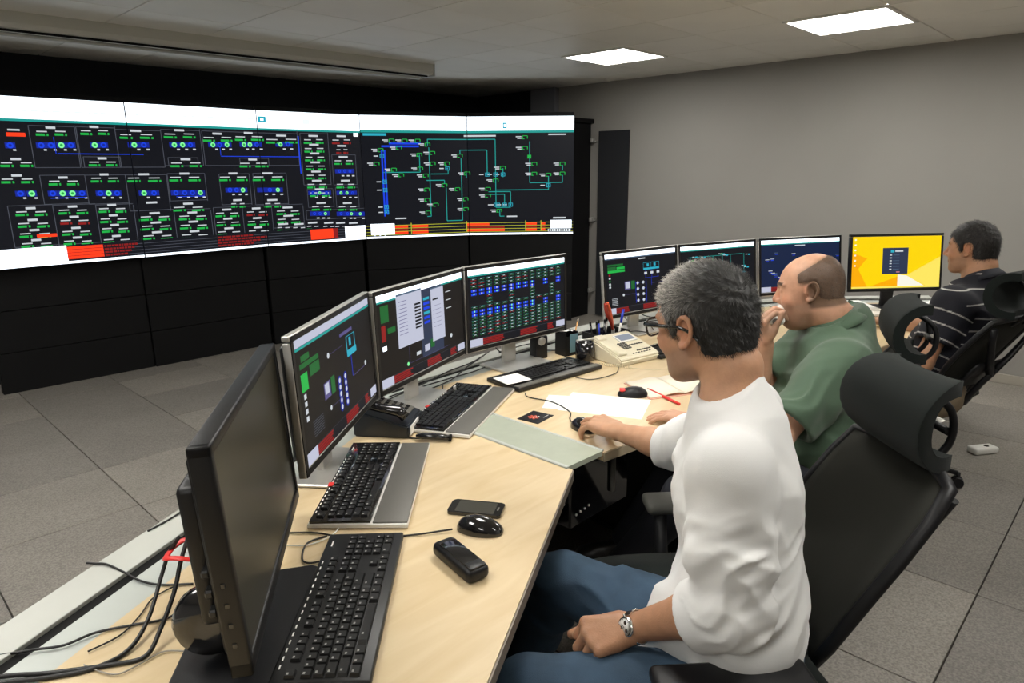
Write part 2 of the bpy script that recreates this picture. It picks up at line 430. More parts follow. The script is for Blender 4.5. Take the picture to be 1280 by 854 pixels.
L = Pic([-160, 432, 884, 1248], (50, 122, 0, 1248), (652, 552, 0, 1248))
L.V(0, .125, 'white'); L.V(.125, .14, 'teal')
for a, b_ in ((-.2, 2.0),):
    pass
rr = random.Random(5)
for (x0, x1, y) in ((70, 470, 100), (620, 870, 120)):
    x = x0
    while x < x1:
        w_ = rr.uniform(10, 30); L.rc(x, y+(x-x0)*.04, w_, 7, 'bar', 2); x += w_+12
L.rc(900, 132, 26, 26, 'cyan', 2); L.rc(900, 132, 10, 10, 'white', 3); L.rc(1050, 142, 26, 22, 'bar', 2); L.rc(1232, 188, 18, 16, 'white', 2)
def station(x, y, w_=120, n=2, col='green', circles=None, two=False):
    L.rc(x, y, 34, 8, 'text', 2)
    if two: L.rc(x, y+12, 34, 7, 'text', 2)
    for sgn in (-1, 1):
        cx = x+sgn*w_*.27
        L.rc(cx, y+13, w_*.3, 4, 'text', 2); L.rc(cx, y+24, w_*.36, 8, col, 2); L.rc(cx+w_*.1, y+24, w_*.05, 8, 'bg', 3)
    for (cx, cc) in (circles or []):
        pass
for x, y in ((150, 158), (307, 156), (455, 170), (597, 168), (730, 180), (848, 178), (960, 188)): station(x, y)
for x, y in ((320, 264), (607, 268), (855, 270)): station(x, y)
for y in (190, 220, 250, 281, 313, 345): station(1072, y, 80)
station(1175, 192, 80, col='dred'); station(1175, 225, 50, col='dred'); station(1178, 263, 80); station(1180, 345, 80)
station(1080, 375, 80); station(1082, 424, 80); station(1182, 424, 80)
for x in (1045, 1105, 1150, 1200): station(x, 495, 50)
for x, y in ((8, 322), (165, 330), (318, 320), (462, 320), (597, 318), (773, 318), (902, 318)): station(x, y)
L.rc(475, 420, 36, 8, 'text', 2); station(597, 425); station(780, 413, 60); station(910, 413, 60)
for x, ys, w_ in ((35, (438, 480, 517, 553), 120), (182, (433, 470, 510, 545), 120), (330, (428, 465, 500, 540), 120), (480, (458, 492, 527), 110),
              (608, (457, 490, 525), 110), (735, (447, 480, 515), 100), (850, (443, 478, 512), 90), (960, (440, 470), 90)):
    for i, y in enumerate(ys): station(x, y, w_, col='dred' if (x == 182 and i == 1) or (x == 850 and i in (0, 2)) else 'green')
station(940, 500, 50); station(995, 500, 50)
L.rc(75, 537, 70, 12, 'red', 3); L.rc(30, 181, 62, 13, 'red', 3); L.rc(25, 165, 40, 6, 'text', 2); station(15, 265)
for y, row in ((218, '108b 142b 178g 212b 300g 333b 445g 475b 575g 603g 630b 710g 735b 762g 827g 850g 877b 955g 980b 5b'),
             (386, '10b 48g 120b 155g 190g 225b 293b 325g 358b 455g 487b 560b 590b 617b 645g'), (377, '755b 780b 805g 880b 905b 932g'),
             (312, '1160b 1180b 1200b'), (388, '1055b 1080g 1105b 1160g 1183g 1205b'), (462, '1055b 1075b 1095g 1155b 1180b 1195g 1230g 1245b')):
    for tk in row.split():
        x = int(tk[:-1]); r = 10 if x < 1000 else 8
        L.c(x, y, r, 'blue' if tk[-1] == 'b' else 'lgreen'); L.c(x, y, r*.45, 'dblue' if tk[-1] == 'b' else 'green', 4); L.rc(x+12, y+16, 10, 6, 'text', 2)
        L.rc(x, y, 34, 20, 'dblue', 1)
for a, b_, y in ((160, 470, 247), (735, 1020, 258), (110, 240, 403), (560, 660, 400)): L.h(a, b_, y, 'blue', 3, 2)
L.vl(1018, 190, 320, 'blue', 5, 2); L.vl(155, 190, 247, 'blue', 2, 2); L.vl(735, 215, 255, 'blue', 2, 2)
for x0, y0, x1, y1 in ((75, 150, 235, 295), (240, 155, 385, 295), (385, 165, 535, 295), (535, 165, 668, 290), (675, 170, 1015, 290), (720, 320, 835, 430), (850, 318, 965, 430), (538, 318, 668, 415),
                 (85, 322, 245, 425), (245, 322, 400, 425), (400, 322, 535, 450), (1025, 180, 1125, 360), (1135, 255, 1225, 360), (1035, 375, 1130, 440), (1140, 370, 1228, 440), (1025, 452, 1250, 485),
                 (250, 258, 390, 295), (548, 262, 650, 292), (805, 265, 910, 292), (-40, 430, 112, 580), (112, 428, 268, 572), (268, 428, 415, 566), (415, 450, 545, 560), (545, 448, 675, 552), (685, 440, 795, 544), (795, 436, 905, 540), (905, 432, 1015, 515)):
    L.h(x0, x1, y0); L.h(x0, x1, y1); L.vl(x0, y0, y1); L.vl(x1, y0, y1)
# alarm strip
L.V(.885, 1.0, 'dark', lay=2)
for k in range(4): L.V(.905+.021*k, .908+.021*k, 'grey', lay=3)
L.items.append(('r', -1, .885, .50, .985, 'white', 4)); 
def strip(x0, x1, c, lay=4, v0=.895, v1=.975):
    u0 = L.uv(x0, 560)[0]; u1 = L.uv(x1, 560)[0]; L.items.append(('r', u0, v0, u1, v1, c, lay))
strip(135, 272, 'red')
for k in range(4):
    v = .9+.02*k; strip(136, 271, 'dred', 5, v+.012, v+.015)
    for (a, b_) in ((274, 410-k*14), (686, 910-k*28 if k else 830)): strip(a, b_, 'dred', 4, v, v+.012)
    for (a, b_) in ((274, 410-k*14), (686, 910-k*28 if k else 830)):
        x = a
        while x < b_: strip(x, x+3, 'dark', 5, v, v+.012); x += rr.uniform(9, 22)
strip(1035, 1120, 'red'); strip(1122, 1138, 'dred'); strip(1166, 1260, 'white', 4, .885, .985); L.V(.985, 1, 'white', lay=4)

Rp = Pic([35, 608, 1178], (58, 60, 35, 1178), (722, 712, 60, 1170))
Rp.V(0, .115, 'white'); Rp.V(.115, .135, 'teal')
Rp.rc(808, 108, 22, 28, 'cyan', 2); Rp.rc(808, 108, 10, 14, 'white', 3); Rp.rc(12, 160, 10, 10, 'white', 2)
Rp.rc(107, 158, 122, 12, 'cyan', 2); Rp.rc(675, 163, 168, 8, 'text', 2); Rp.rc(1088, 158, 95, 7, 'text', 2); Rp.rc(225, 613, 60, 7, 'text', 2); Rp.rc(842, 611, 56, 7, 'text', 2); Rp.rc(1103, 620, 70, 8, 'text', 2)
def path(pts, c='teal', t=4):
    for (x0, y0), (x1, y1) in zip(pts, pts[1:]):
        if abs(x1-x0) > abs(y1-y0): Rp.h(min(x0, x1), max(x0, x1), (y0+y1)/2, c, t, 2)
        else: Rp.vl((x0+x1)/2, min(y0, y1), max(y0, y1), c, t*.8, 2)
for p in ([(388, 215), (388, 182), (755, 182), (755, 560)], [(567, 262), (567, 240), (710, 240), (710, 370)], [(572, 285), (572, 632), (483, 632), (483, 445)],
          [(394, 225), (394, 605), (372, 605)], [(400, 370), (497, 370), (497, 350)], [(375, 405), (475, 405), (475, 425)], [(341, 265), (341, 345)], [(140, 360), (342, 360), (342, 345)],
          [(940, 195), (940, 422), (1118, 422), (1118, 380)], [(1118, 355), (1118, 325)], [(1042, 435), (1042, 385)], [(755, 462), (1042, 462), (1042, 445)], [(715, 471), (835, 471), (835, 540)],
          [(715, 486), (802, 486), (802, 540)], [(835, 560), (755, 560)], [(775, 575), (775, 610), (800, 610)], [(795, 390), (795, 340)], [(600, 392), (600, 365)]): path(p)
for p in ([(140, 225), (340, 215)], [(140, 240), (140, 600)], [(155, 240), (155, 590)], [(180, 205), (350, 205)]): path(p, 'blue', 9)
nodes = [(195, 190), (265, 190), (335, 190), (233, 228), (135, 240), (110, 313), (200, 345), (238, 375), (341, 265), (343, 340), (388, 210), (413, 255), (413, 313), (493, 313), (372, 378), (475, 432),
         (375, 455), (375, 512), (422, 540), (378, 583), (567, 270), (603, 368), (548, 455), (593, 512), (593, 568), (755, 408), (713, 455), (713, 493), (795, 338), (915, 172), (915, 230), (965, 318), (965, 372), (1042, 378), (1118, 318), (1118, 372), (772, 578)]
for x, y in nodes:
    Rp.rc(x, y-8, 24, 3, 'green', 3); Rp.rc(x-13, y, 4, 14, 'green', 3); Rp.rc(x+13, y, 4, 14, 'green', 3); Rp.rc(x-9, y+9, 14, 3, 'green', 3)
    Rp.rc(x-34, y-3, 30, 5, 'text', 3); Rp.rc(x-30, y+6, 22, 5, 'text', 3)
for x, y in ((710, 375), (755, 375), (795, 375), (755, 545), (765, 545), (802, 545), (835, 545), (1042, 437), (493, 340), (150, 548), (140, 272), (148, 410), (148, 455), (150, 577)):
    Rp.rc(x, y-9, 22, 3, 'cyan', 4); Rp.rc(x, y+9, 22, 3, 'cyan', 4); Rp.rc(x-10, y, 3, 18, 'cyan', 4); Rp.rc(x+10, y, 3, 18, 'cyan', 4); Rp.rc(x, y, 6, 8, 'cyan', 4)
    Rp.rc(x-32, y, 24, 5, 'text', 3)
Rp.rc(938, 278, 20, 18, 'green', 4)
Rp.V(.878, 1.0, 'dark', lay=2)
for k in range(4): Rp.V(.893+.026*k, .897+.026*k, 'yellow', lay=3)
def rstrip(x0, x1, v0, v1, c, lay=4): Rp.items.append(('r', Rp.uv(x0, 650)[0], v0, Rp.uv(x1, 650)[0], v1, c, lay))
rstrip(60, 188, .878, .97, 'white'); rstrip(1053, 1170, .878, .95, 'white')
for (x0, x1) in ((190, 262), (285, 374), (597, 716), (597, 800), (918, 978), (1003, 1025)):
    for k in range(3):
        if x1 == 716 and k: continue
        if x1 == 800 and not k: continue
        rstrip(x0, x1, .897+.026*k, .917+.026*k, 'red' if k % 2 == 0 else 'dred')
for x in (280, 595, 916, 1001): rstrip(x-2, x+2, .878, .97, 'yellow', 5)
rstrip(1040, 1165, .955, .978, 'bar', 4)
for k in range(9): rstrip(1043+k*13, 1050+k*13, .957, .975, 'dark', 5)
for k in range(3): rstrip(75+k*28, 84+k*28, .965, .98, 'bar', 5)
Rp.V(.985, 1, 'white', lay=4)

NAMES = ['leftmost, cut by the picture edge', 'second from the left, full of blue and green dots', 'third from the left, with tall columns of green readings',
         'fourth from the left, with the thick blue line', 'rightmost, beside the black cabinet']
for c in range(5):
    a = Vector(VP[c]+(0,)); b_ = Vector(VP[c+1]+(0,)); Ld = (b_-a).length; ang = math.atan2(b_.y-a.y, b_.x-a.x)
    t = thing('video_wall_display', 'video wall display, '+NAMES[c], 'display', (a.x, a.y, VZ0), ang, 'video wall displays')
    H_ = VZ1-VZ0
    dp = .10 if c == 4 else .34; MB().box((Ld/2, .008+dp/2, H_/2), (Ld-.004, dp, H_), bevel=.003, seg=1).build('housing', t, m='video_black')
    MB().box((Ld/2, .003, H_/2), (Ld-.006, .01, H_-.004)).build('screen', t, m=glow('vwbg', (.006, .007, .012), .8))
    g = Gfx(Ld-.008, H_-.006, -.003); g.x0 = .004
    (L if c < 3 else Rp).draw(g, c if c < 3 else c-3); g.build(t)
# black panelled base below the displays
t = thing('panelled_cabinet', 'long black panelled cabinet standing under the glowing video displays', 'cabinet', (0, 0, 0))
for c in range(5):
    a = Vector(VP[c]+(0,)); b_ = Vector(VP[c+1]+(0,)); d = b_-a; Ld = d.length; ang = math.atan2(d.y, d.x); R = rz_m(ang)
    off = [.10, .08, .05, .02, .0][c]
    for (z0, z1) in ((.0, .30), (.304, .61), (.614, VZ0-.004)):
        cc = a+R @ Vector((Ld/2, .05+off, 0)); cc.z = (z0+z1)/2
        MB().box((0, 0, 0), (Ld-.006, .06, z1-z0), bevel=.003, seg=1).build('panel', t, m='video_black', loc=cc, rot=(0, 0, ang))
# fascia above the displays
t = thing('video_wall_fascia', 'black fascia board running above the video wall displays', 'fascia', (0, 0, 0))
for c in range(5):
    a = Vector(VP[c]+(0,)); b_ = Vector(VP[c+1]+(0,)); d = b_-a; Ld = d.length; ang = math.atan2(d.y, d.x)
    cc = a+rz_m(ang) @ Vector((Ld/2, .2, 0)); cc.z = VZ1+.02
    MB().box((0, 0, 0), (Ld, .3, .03)).build('board', t, m='video_black', loc=cc, rot=(0, 0, ang))
# side cabinet with its opened door
t = thing('side_cabinet', 'tall black cabinet at the right end of the video wall with its door open', 'cabinet', (5.80, 4.90, 0))
MB().box((.0, .0, 1.02), (.35, .62, 2.04), bevel=.004, seg=1).build('body', t, m='video_black')
MB().box((.0, .0, 2.065), (.39, .68, .045), bevel=.008, seg=1).build('crown', t, m='video_black')
dr = MB().box((0, 0, .98), (.022, .36, 1.94), bevel=.003, seg=1).build('door', t, m='wall_black', loc=(.17, -.61, .01), rot=(0, 0, rad(5)))
for z in (.28, 1.05, 1.87):
    h = MB(); h.box((0, 0, 0), (.05, .03, .045), bevel=.004); h.cyl((.02, 0, -.01), (.045, -.03, -.01), .006, n=8); h.build('hinge', t, m='silver', loc=(.15, -.352, z))
# ================================================================== DESK
U29 = Vector((math.cos(rad(29)), math.sin(rad(29)), 0)); N29 = Vector((-math.sin(rad(29)), math.cos(rad(29)), 0))
def A_(s, n):  # point on segment A: s along, n across (world)
    p = U29*s+N29*n; return (p.x, p.y)
def on_x(n, x):  # point of the segment-A line with offset n at world x
    return (x, (n+.4848*x)/.8746)
desk = thing('control_desk', 'long curved birch control desk with light grey edging and rear cable rail', 'desk', (0, 0, 0))
S0 = .12
rear = {'wood': 1.02, 'strip': 1.10, 'gap': 1.125, 'rail': 1.215}
A_front = [A_(S0, .287), on_x(.30, 1.395)]
BX = 1.40
B_front = [(1.552, 1.125), (2.72, .965), (3.50, .90), (4.32, .55)]
Rr = {'wood': [(1.40, 1.98), (2.78, 2.03), (3.72, 1.90), (4.38, 1.52), (4.86, .98)],
      'strip': [(1.40, 2.06), (2.79, 2.12), (3.76, 1.98), (4.45, 1.58), (4.95, 1.03)],
      'gap': [(1.40, 2.085), (2.79, 2.145), (3.77, 2.005), (4.465, 1.60), (4.97, 1.045)],
      'rail': [(1.40, 2.17), (2.80, 2.24), (3.80, 2.10), (4.53, 1.66), (5.06, 1.09)]}
# tops
def top(name, pts, m, z0=DT-.028, z1=DT, bev=.0): return MB().prism(pts, z0, z1, bev).build(name, desk, m=m)
top('tabletop', [A_front[0], A_front[1], on_x(1.02, 1.395), A_(S0-.5, 1.02)], 'birch')
top('tabletop', [B_front[0], B_front[1], Rr['wood'][1], (1.552, 1.985)], 'birch')
top('tabletop', [B_front[1], B_front[2], Rr['wood'][2], Rr['wood'][1]], 'birch')
top('tabletop', [B_front[2], B_front[3], Rr['wood'][4], Rr['wood'][3], Rr['wood'][2]], 'birch')
# dark edge band along the front
b = MB()
def band(p, q, w_=.004, z0=DT-.030, z1=DT-.002):
    p = Vector(p+(0,)); q = Vector(q+(0,)); d = (q-p); L_ = d.length; a = math.atan2(d.y, d.x)
    c = (p+q)/2+rz_m(a) @ Vector((0, -w_/2-.0004, 0)); b.box((c.x, c.y, (z0+z1)/2), (L_, w_, z1-z0), R=rz_m(a))
band(*A_front)
b.build('edge_band', desk, m=mat('edge_dark', (.16, .13, .10), rough=.5))
b = MB()
for p, q in zip(B_front, B_front[1:]): band(p, q)
b.build('edge_band', desk, m=mat('edge_light', (.40, .33, .22), rough=.5))
# light grey rear strips and the rail
pl = A_(S0-.5, 1.02), A_(S0-.5, 1.10)
for key, lo, m, dz in (('strip', 'wood', 'strip', -.002), ('gap', 'strip', 'black_matte', -.003), ('rail', 'gap', 'rail', .006)):
    a0, a1 = rear[lo], rear[key]
    nm = {'strip': 'rear_strip', 'gap': 'slot_shade', 'rail': 'rear_rail'}[key]  # slot is a solid black fill, its inner shade put into the colour
    x_ = 1.398
    MB().prism([A_(S0-.5, a0), on_x(a0, x_), on_x(a1, x_), A_(S0-.5, a1)], DT-(.16 if key == 'gap' else .03), DT+dz, .002 if key == 'rail' else 0).build(nm, desk, m=m)
    lo_, hi = Rr[lo], Rr[key]
    for i in range(4):
        MB().prism([lo_[i], lo_[i+1], hi[i+1], hi[i]], DT-(.16 if key == 'gap' else .03), DT+dz).build(nm, desk, m=m)
# wedge plate bridging the two desk angles
MB().prism([(1.397, 1.132), (1.552, 1.128), (1.552, 1.97), (1.397, 1.97)], DT-.012, DT+.004).build('bridge_plate', desk, m='plate')
MB().box((1.3925, 1.55, DT+.001), (.012, .84, .010), bevel=.002, seg=1).build('plate_lip', desk, m='strip')
MB().box((1.5565, 1.55, DT+.001), (.012, .84, .010), bevel=.002, seg=1).build('plate_lip', desk, m='strip')
# understructure
for p, a in ((A_(.35, .65), 29), (A_(1.45, .75), 29), ((2.3, 1.5), -5), ((3.3, 1.45), -8), ((4.2, 1.15), -40)):
    MB().box((0, 0, .36), (.04, .62, .70), bevel=.004, seg=1).build('leg', desk, m='dark_metal', loc=(p[0], p[1], 0), rot=(0, 0, rad(a)))
    MB().box((0, 0, .012), (.08, .66, .024), bevel=.006, seg=1).build('foot', desk, m='dark_metal', loc=(p[0], p[1], 0), rot=(0, 0, rad(a)))
b = MB()
pts = [A_(S0-.4, 1.06), on_x(1.06, 1.39)]+Rr['wood'][1:]
for p, q in zip(pts, pts[1:]):
    p = Vector(p+(0,)); q = Vector(q+(0,)); d = q-p; a = math.atan2(d.y, d.x); c = (p+q)/2
    b.box((c.x, c.y, .36), (d.length, .018, .62), R=rz_m(a))
b.build('shade_panel', desk, m='black_matte')  # back panel added below the rail to keep the floor underneath dark
# hanging black unit under the junction
u_ = thing('under_desk_unit', 'black equipment box hanging under the desk corner with a silver handle', 'equipment box', (1.70, 1.47, .44))
MB().box((0, 0, .12), (.32, .46, .24), bevel=.006, seg=1).build('body', u_, m='black_gloss')
MB().box((.06, -.236, .14), (.02, .012, .16), bevel=.004).build('handle', u_, m='palm_grey')
b = MB()
for k in range(4): b.cyl((-.13+k*.022, -.2305, .045+k*.003), (-.13+k*.022, -.233, .045+k*.003), .004, n=10)  # pale dots printed on the box front
tag(b.build('printed_dots', u_, m='white_plastic'), 'row of small pale printed dots')
MB().box((-.172, -.2, .12), (.012, .03, .07), bevel=.003).build('latch', u_, m='silver')

# ================================================================== MONITORS
def monitor(x, y, yaw, tilt, zb, W, H, label, style, base=True, group='desk monitors showing network diagrams', depth=.02):
    """origin = foot on desk below panel"""
    t = thing('computer_monitor', label, 'monitor', (x, y, DT), rad(yaw), group)
    fr = {'silver': 'silver', 'black': 'black_plastic'}[style]
    T = rx_m(-rad(tilt))  # leaning back (top towards +y)
    dz = zb-DT
    def tp(v): v = T @ Vector(v); return (v.x, v.y, v.z+dz)
    rotT = (-rad(tilt), 0, 0)
    bz = .014
    f = MB(); f.use(fr)
    bb = .022 if style == 'silver' else .018
    for c, s in (((0, 0, H-bz/2), (W, depth, bz)), ((0, 0, bb/2), (W, depth, bb)), ((-W/2+bz/2, 0, H/2), (bz, depth, H-bz-bb)), ((W/2-bz/2, 0, H/2), (bz, depth, H-bz-bb))):
        f.box((c[0], depth/2, c[2]), s, bevel=.003)
    f.use('black_plastic').box((0, depth+.012, H/2), (W-.06, .028, H-.06), bevel=.012)
    f.build('frame', t, loc=(0, 0, dz), rot=rotT)
    if style == 'silver':
        q = MB(); iw, ih = W-.004, H-.004
        for c, s in (((0, H-.009), (iw, .013)), ((0, .012), (iw, .015)), ((-W/2+.0085, H/2), (.013, ih)), ((W/2-.0085, H/2), (.013, ih))):
            q.box((c[0], -.0005, c[1]), (s[0], .003, s[1]))
        q.build('bezel', t, m='black_plastic', loc=(0, 0, dz), rot=rotT)
    sw, sh = W-2*bz-.002, H-bz-bb-.002
    sc = MB().box((0, .004, bb+.001+sh/2), (sw, .006, sh)).build('screen', t, m='screen_dark', loc=(0, 0, dz), rot=rotT)
    # stand
    if base:
        st = MB(); st.use('silver' if style == 'silver' else 'black_plastic')
        st.box((0, .075, dz/2+.03), (.075, .02, dz+.05), bevel=.003, seg=1)
        st.box((0, .055, dz+.08), (.10, .05, .10), bevel=.004, seg=1)
        st.build('stem', t)
        MB().box((0, .02, .006), (.26, .21, .010), bevel=.003, seg=1).build('base', t, m='silver' if style == 'silver' else 'black_plastic')
    g = Gfx(sw-.002, sh-.002, -.0002); g.x0 = -sw/2+.001
    return t, g, (bb+.002, dz, rotT), sc
def place_gfx(g, t, info):
    o = g.build(t); bb, dz, rotT = info
    T = rx_m(rotT[0]); v = T @ Vector((0, .0, bb)); o.location = (v.x, v.y-.0002, v.z+dz); o.rotation_euler = rotT
    return o
rs = random.Random(11)
def header(g, bar='bar', thin='teal', bg='brown'):
    g.rect(0, 0, 1, 1, bg, 0)
    g.rect(0, 0, 1, .07, bar, 1); g.rect(0, .07, 1, .09, thin, 1); g.rect(.70, .0, .705, .07, 'steel', 2); g.rect(.83, 0, .834, .07, 'steel', 2)
def footer(g, left=True, right=True):
    g.rect(0, .90, 1, 1, 'dark', 1); g.rect(0, .90, 1, .903, 'grey', 2)
    if left: g.rect(0, .90, .12, 1, 'pale', 3)
    if right: g.rect(.90, .90, 1, .985, 'pale', 3)
    for (a, b_, c) in ((.12, .33, 'dred'), (.50, .70, 'dred'), (.80, .88, 'dred')):
        for k in range(4): g.rect(a, .908+k*.022, b_-rs.uniform(0, .04), .925+k*.022, c, 3)
def cable_diagram(g, scale=1):
    """mast of a station diagram: green block, cyan box, blue bays, linking lines"""
    g.rect(.03, .17, .24, .20, 'sgreen', 2); g.rect(.03, .21, .14, .30, 'sgreen', 2); g.rect(.15, .22, .26, .26, 'green', 2); g.rect(.03, .27, .26, .31, 'green', 2)
    for k in range(5): g.rect(.04, .33+k*.05, .065, .36+k*.05, ['dred', 'text', 'sgreen', 'text', 'text'][k], 3)
    g.rect(.45, .11, .55, .13, 'text', 3)
    for a, b_, c, d in ((.52, .20, .75, .205), (.52, .20, .523, .31), (.747, .20, .75, .31), (.63, .20, .633, .31)): g.rect(a, b_, c, d, 'cyan', 3)
    g.rect(.52, .29, .75, .325, 'cyan', 3); g.rect(.57, .22, .60, .27, 'cyan', 3); g.rect(.67, .22, .70, .27, 'cyan', 3)
    for u in (.53, .62, .71): g.rect(u, .36, u+.04, .40, 'text', 4); g.rect(u+.018, .32, u+.021, .46, 'blue', 3)
    g.rect(.54, .46, .74, .464, 'blue', 3); g.rect(.63, .46, .633, .60, 'blue', 3); g.rect(.63, .56, .85, .564, 'purple', 3); g.rect(.80, .545, .84, .575, 'text', 4)
    g.rect(.25, .48, .33, .62, 'purple', 3); g.rect(.26, .49, .32, .60, 'pale', 4); g.rect(.34, .48, .39, .62, 'sgreen', 3)
    for r in range(4):
        for cc in (.43, .51): g.ring(cc, .53+r*.1, .016, 'text', 4, 8); g.rect(cc-.025, .525+r*.1, cc+.025, .535+r*.1, 'blue', 3)
    for u in (.40, .55): g.rect(u, .50, u+.003, .87, 'blue', 3)
    g.rect(.22, .70, .42, .703, 'purple', 3); g.ring(.23, .70, .014, 'text', 4, 8)
    for k in range(6): g.rect(.07, .74+k*.022, .15, .746+k*.022, 'text', 3)
def net_diagram(g, n=40, teal='teal', seed=3):
    r = random.Random(seed)
    for x in (.12, .3, .42, .55, .66, .85): g.rect(x, .2, x+.005, r.uniform(.6, .84), teal, 2)
    for y in (.2, .33, .45, .62, .75): g.rect(r.uniform(.1, .3), y, r.uniform(.5, .9), y+.008, teal, 2)
    for k in range(n):
        u, v = r.uniform(.05, .92), r.uniform(.16, .84); g.rect(u, v, u+.03, v+.025, 'green' if r.random() < .6 else 'cyan', 3); g.rect(u-.035, v, u-.008, v+.012, 'text', 3)

# fully lit monitors, left to right
t, g, inf, sc = monitor(.969, 1.584, 38.5, 2.0, .85, .600, .352, 'silver framed monitor seen at a slant, nearest the switched-off black monitor', 'silver')
header(g, 'steel', 'teal', 'brown'); g.rect(0, 0, 1, .065, 'pale', 1)
g.rect(.05, .14, .14, .19, 'sgreen', 2); g.rect(.03, .20, .24, .24, 'sgreen', 2); g.rect(.13, .25, .24, .34, 'sgreen', 2); g.rect(.03, .28, .1, .42, 'green', 2)
for k in range(4): g.rect(.04, .44+k*.06, .065, .48+k*.06, 'text', 3)
g.rect(.52, .17, .70, .20, 'purple', 3); g.rect(.60, .23, .73, .235, 'cyan', 3); g.rect(.60, .23, .61, .36, 'cyan', 3); g.rect(.72, .23, .73, .36, 'cyan', 3); g.rect(.60, .36, .74, .42, 'cyan', 3)
g.rect(.64, .25, .67, .33, 'cyan', 3)
g.rect(.65, .42, .655, .62, 'blue', 3); g.rect(.66, .62, .86, .625, 'purple', 3); g.ring(.86, .60, .014, 'text', 4); g.ring(.35, .28, .014, 'text', 4); g.rect(.35, .28, .55, .283, 'purple', 2)
g.rect(.26, .48, .34, .62, 'purple', 3); g.rect(.27, .49, .32, .58, 'pale', 4); g.rect(.35, .47, .40, .62, 'sgreen', 3)
for r_ in range(5):
    for cc in (.46, .54): g.ring(cc, .56+r_*.06, .013, 'text', 4, 8); g.ring(cc, .56+r_*.06, .024, 'dblue', 3, 8)
for k in range(7): g.rect(.10, .70+k*.02, .22, .706+k*.02, 'grey', 3)
g.rect(.30, .72, .50, .723, 'purple', 3); g.ring(.32, .72, .012, 'text', 4)
footer(g); place_gfx(g, t, inf)
t, g, inf, sc = monitor(1.490, 1.867, 20.0, 1.3, .85, .602, .349, 'silver framed monitor with two white dialog windows open on its screen', 'silver')
header(g, 'white', 'teal', 'brown')
g.rect(.03, .12, .11, .30, 'sgreen', 2); g.rect(.03, .33, .07, .5, 'dred', 2); g.rect(.09, .37, .17, .43, 'sgreen', 2); g.rect(.03, .55, .07, .60, 'white', 3)
g.rect(.45, .07, .72, .86, 'slate', 1)
g.rect(.19, .06, .47, .64, 'pale', 5); g.rect(.19, .045, .47, .065, 'steel', 6)
for k in range(8): g.rect(.385, .20+k*.038, .455, .222+k*.038, 'dark', 6)
for k in range(10): g.rect(.21, .13+k*.04, .30, .136+k*.04, 'purple', 6)
g.rect(.58, .10, .74, .72, 'pale', 5); g.rect(.58, .085, .74, .10, 'steel', 6); g.rect(.60, .215, .67, .235, 'dark', 6); 
for k in range(6): g.rect(.60, .30+k*.05, .70, .304+k*.05, 'purple', 6)
for k in range(6): g.rect(.49, .17+k*.055, .56, .20+k*.055, 'cyan' if k % 3 == 0 else 'blue', 4)
for k in range(3): g.rect(.77, .18+k*.1, .84, .19+k*.1, 'text', 3)
g.rect(.30, .66, .302, .85, 'purple', 2); g.rect(.25, .85, .8, .853, 'purple', 2); g.rect(.48, .72, .54, .80, 'pale', 3); g.rect(.55, .68, .60, .78, 'sgreen', 3); g.rect(.38, .76, .43, .80, 'text', 3); g.ring(.82, .74, .015, 'text', 3); g.ring(.28, .85, .012, 'lgreen', 3)
footer(g); place_gfx(g, t, inf)
t, g, inf, sc = monitor(2.068, 1.950, -1.9, 1.0, .85, .600, .352, 'silver framed monitor crowded with small green and blue readings, right of the dialog windows', 'silver')
header(g, 'white', 'teal', 'bg')
rr4 = random.Random(2)
for col_ in range(13):
    u = .03+col_*.073
    for row in range(17):
        v = .12+row*.045
        if row in (3, 4) or row in (9, 10):
            if col_ in (1, 2, 3, 4, 5, 6, 7, 8, 10, 12, 0): g.rect(u-.005, v, u+.045, v+.03, 'blue', 2); g.ring(u+.02, v+.012, .007, 'text' if rr4.random() < .5 else 'lgreen', 4, 6)
            continue
        if row in (5, 6, 7) and col_ % 3 != 2: continue
        c_ = 'sgreen' if rr4.random() < .85 else 'dred'
        g.rect(u-.005, v+.012, u+.014, v+.022, c_, 3); g.rect(u+.026, v+.012, u+.045, v+.022, c_, 3); g.rect(u+.01, v, u+.03, v+.008, 'text', 3); g.rect(u-.008, v-.006, u+.05, v-.003, 'teal', 2)
footer(g); place_gfx(g, t, inf)
t, g, inf, sc = monitor(2.995, 1.934, -10.0, 6.1, .83, .551, .342, 'silver framed monitor with a blue and cyan station diagram, left of the grey-haired head', 'silver')
header(g, 'white', 'steel', 'bg'); cable_diagram(g); footer(g, True, False); place_gfx(g, t, inf)
t, g, inf, sc = monitor(3.547, 1.792, -17.9, 6.4, .83, .586, .342, 'silver framed monitor with teal network lines, half hidden behind the grey-haired head', 'silver')
header(g, 'white', 'teal', 'bg'); net_diagram(g); footer(g); place_gfx(g, t, inf)
t, g, inf, sc = monitor(4.108, 1.554, -28.9, 7.5, .83, .590, .343, 'silver framed monitor with a dark blue screen, behind the balding man', 'silver')
header(g, 'white', 'teal', 'navy')
g.rect(.42, .11, .55, .13, 'text', 3)
rb = random.Random(8)
for k in range(26):
    u, v = rb.uniform(.03, .95), rb.uniform(.2, .82); g.rect(u, v, u+.05, v+.012, 'steel' if k % 2 else 'text', 3); g.rect(u+.01, v+.03, u+.045, v+.04, 'blue', 3)
footer(g); place_gfx(g, t, inf)
t, g, inf, sc = monitor(4.445, 1.134, -41.2, 6.9, .85, .579, .338, 'black framed monitor with a bright yellow wallpaper and a dark menu window', 'black')
g.rect(0, 0, 1, 1, 'gold', 0)
g.poly([(0, .35), (0, 1), (.52, 1), (.52, .78), (.18, .98), (.07, .62), (.16, .42)][::-1], 'amber', 1)
g.poly([(0, .30), (.17, .42), (0, .62)][::-1], 'amber', 2)
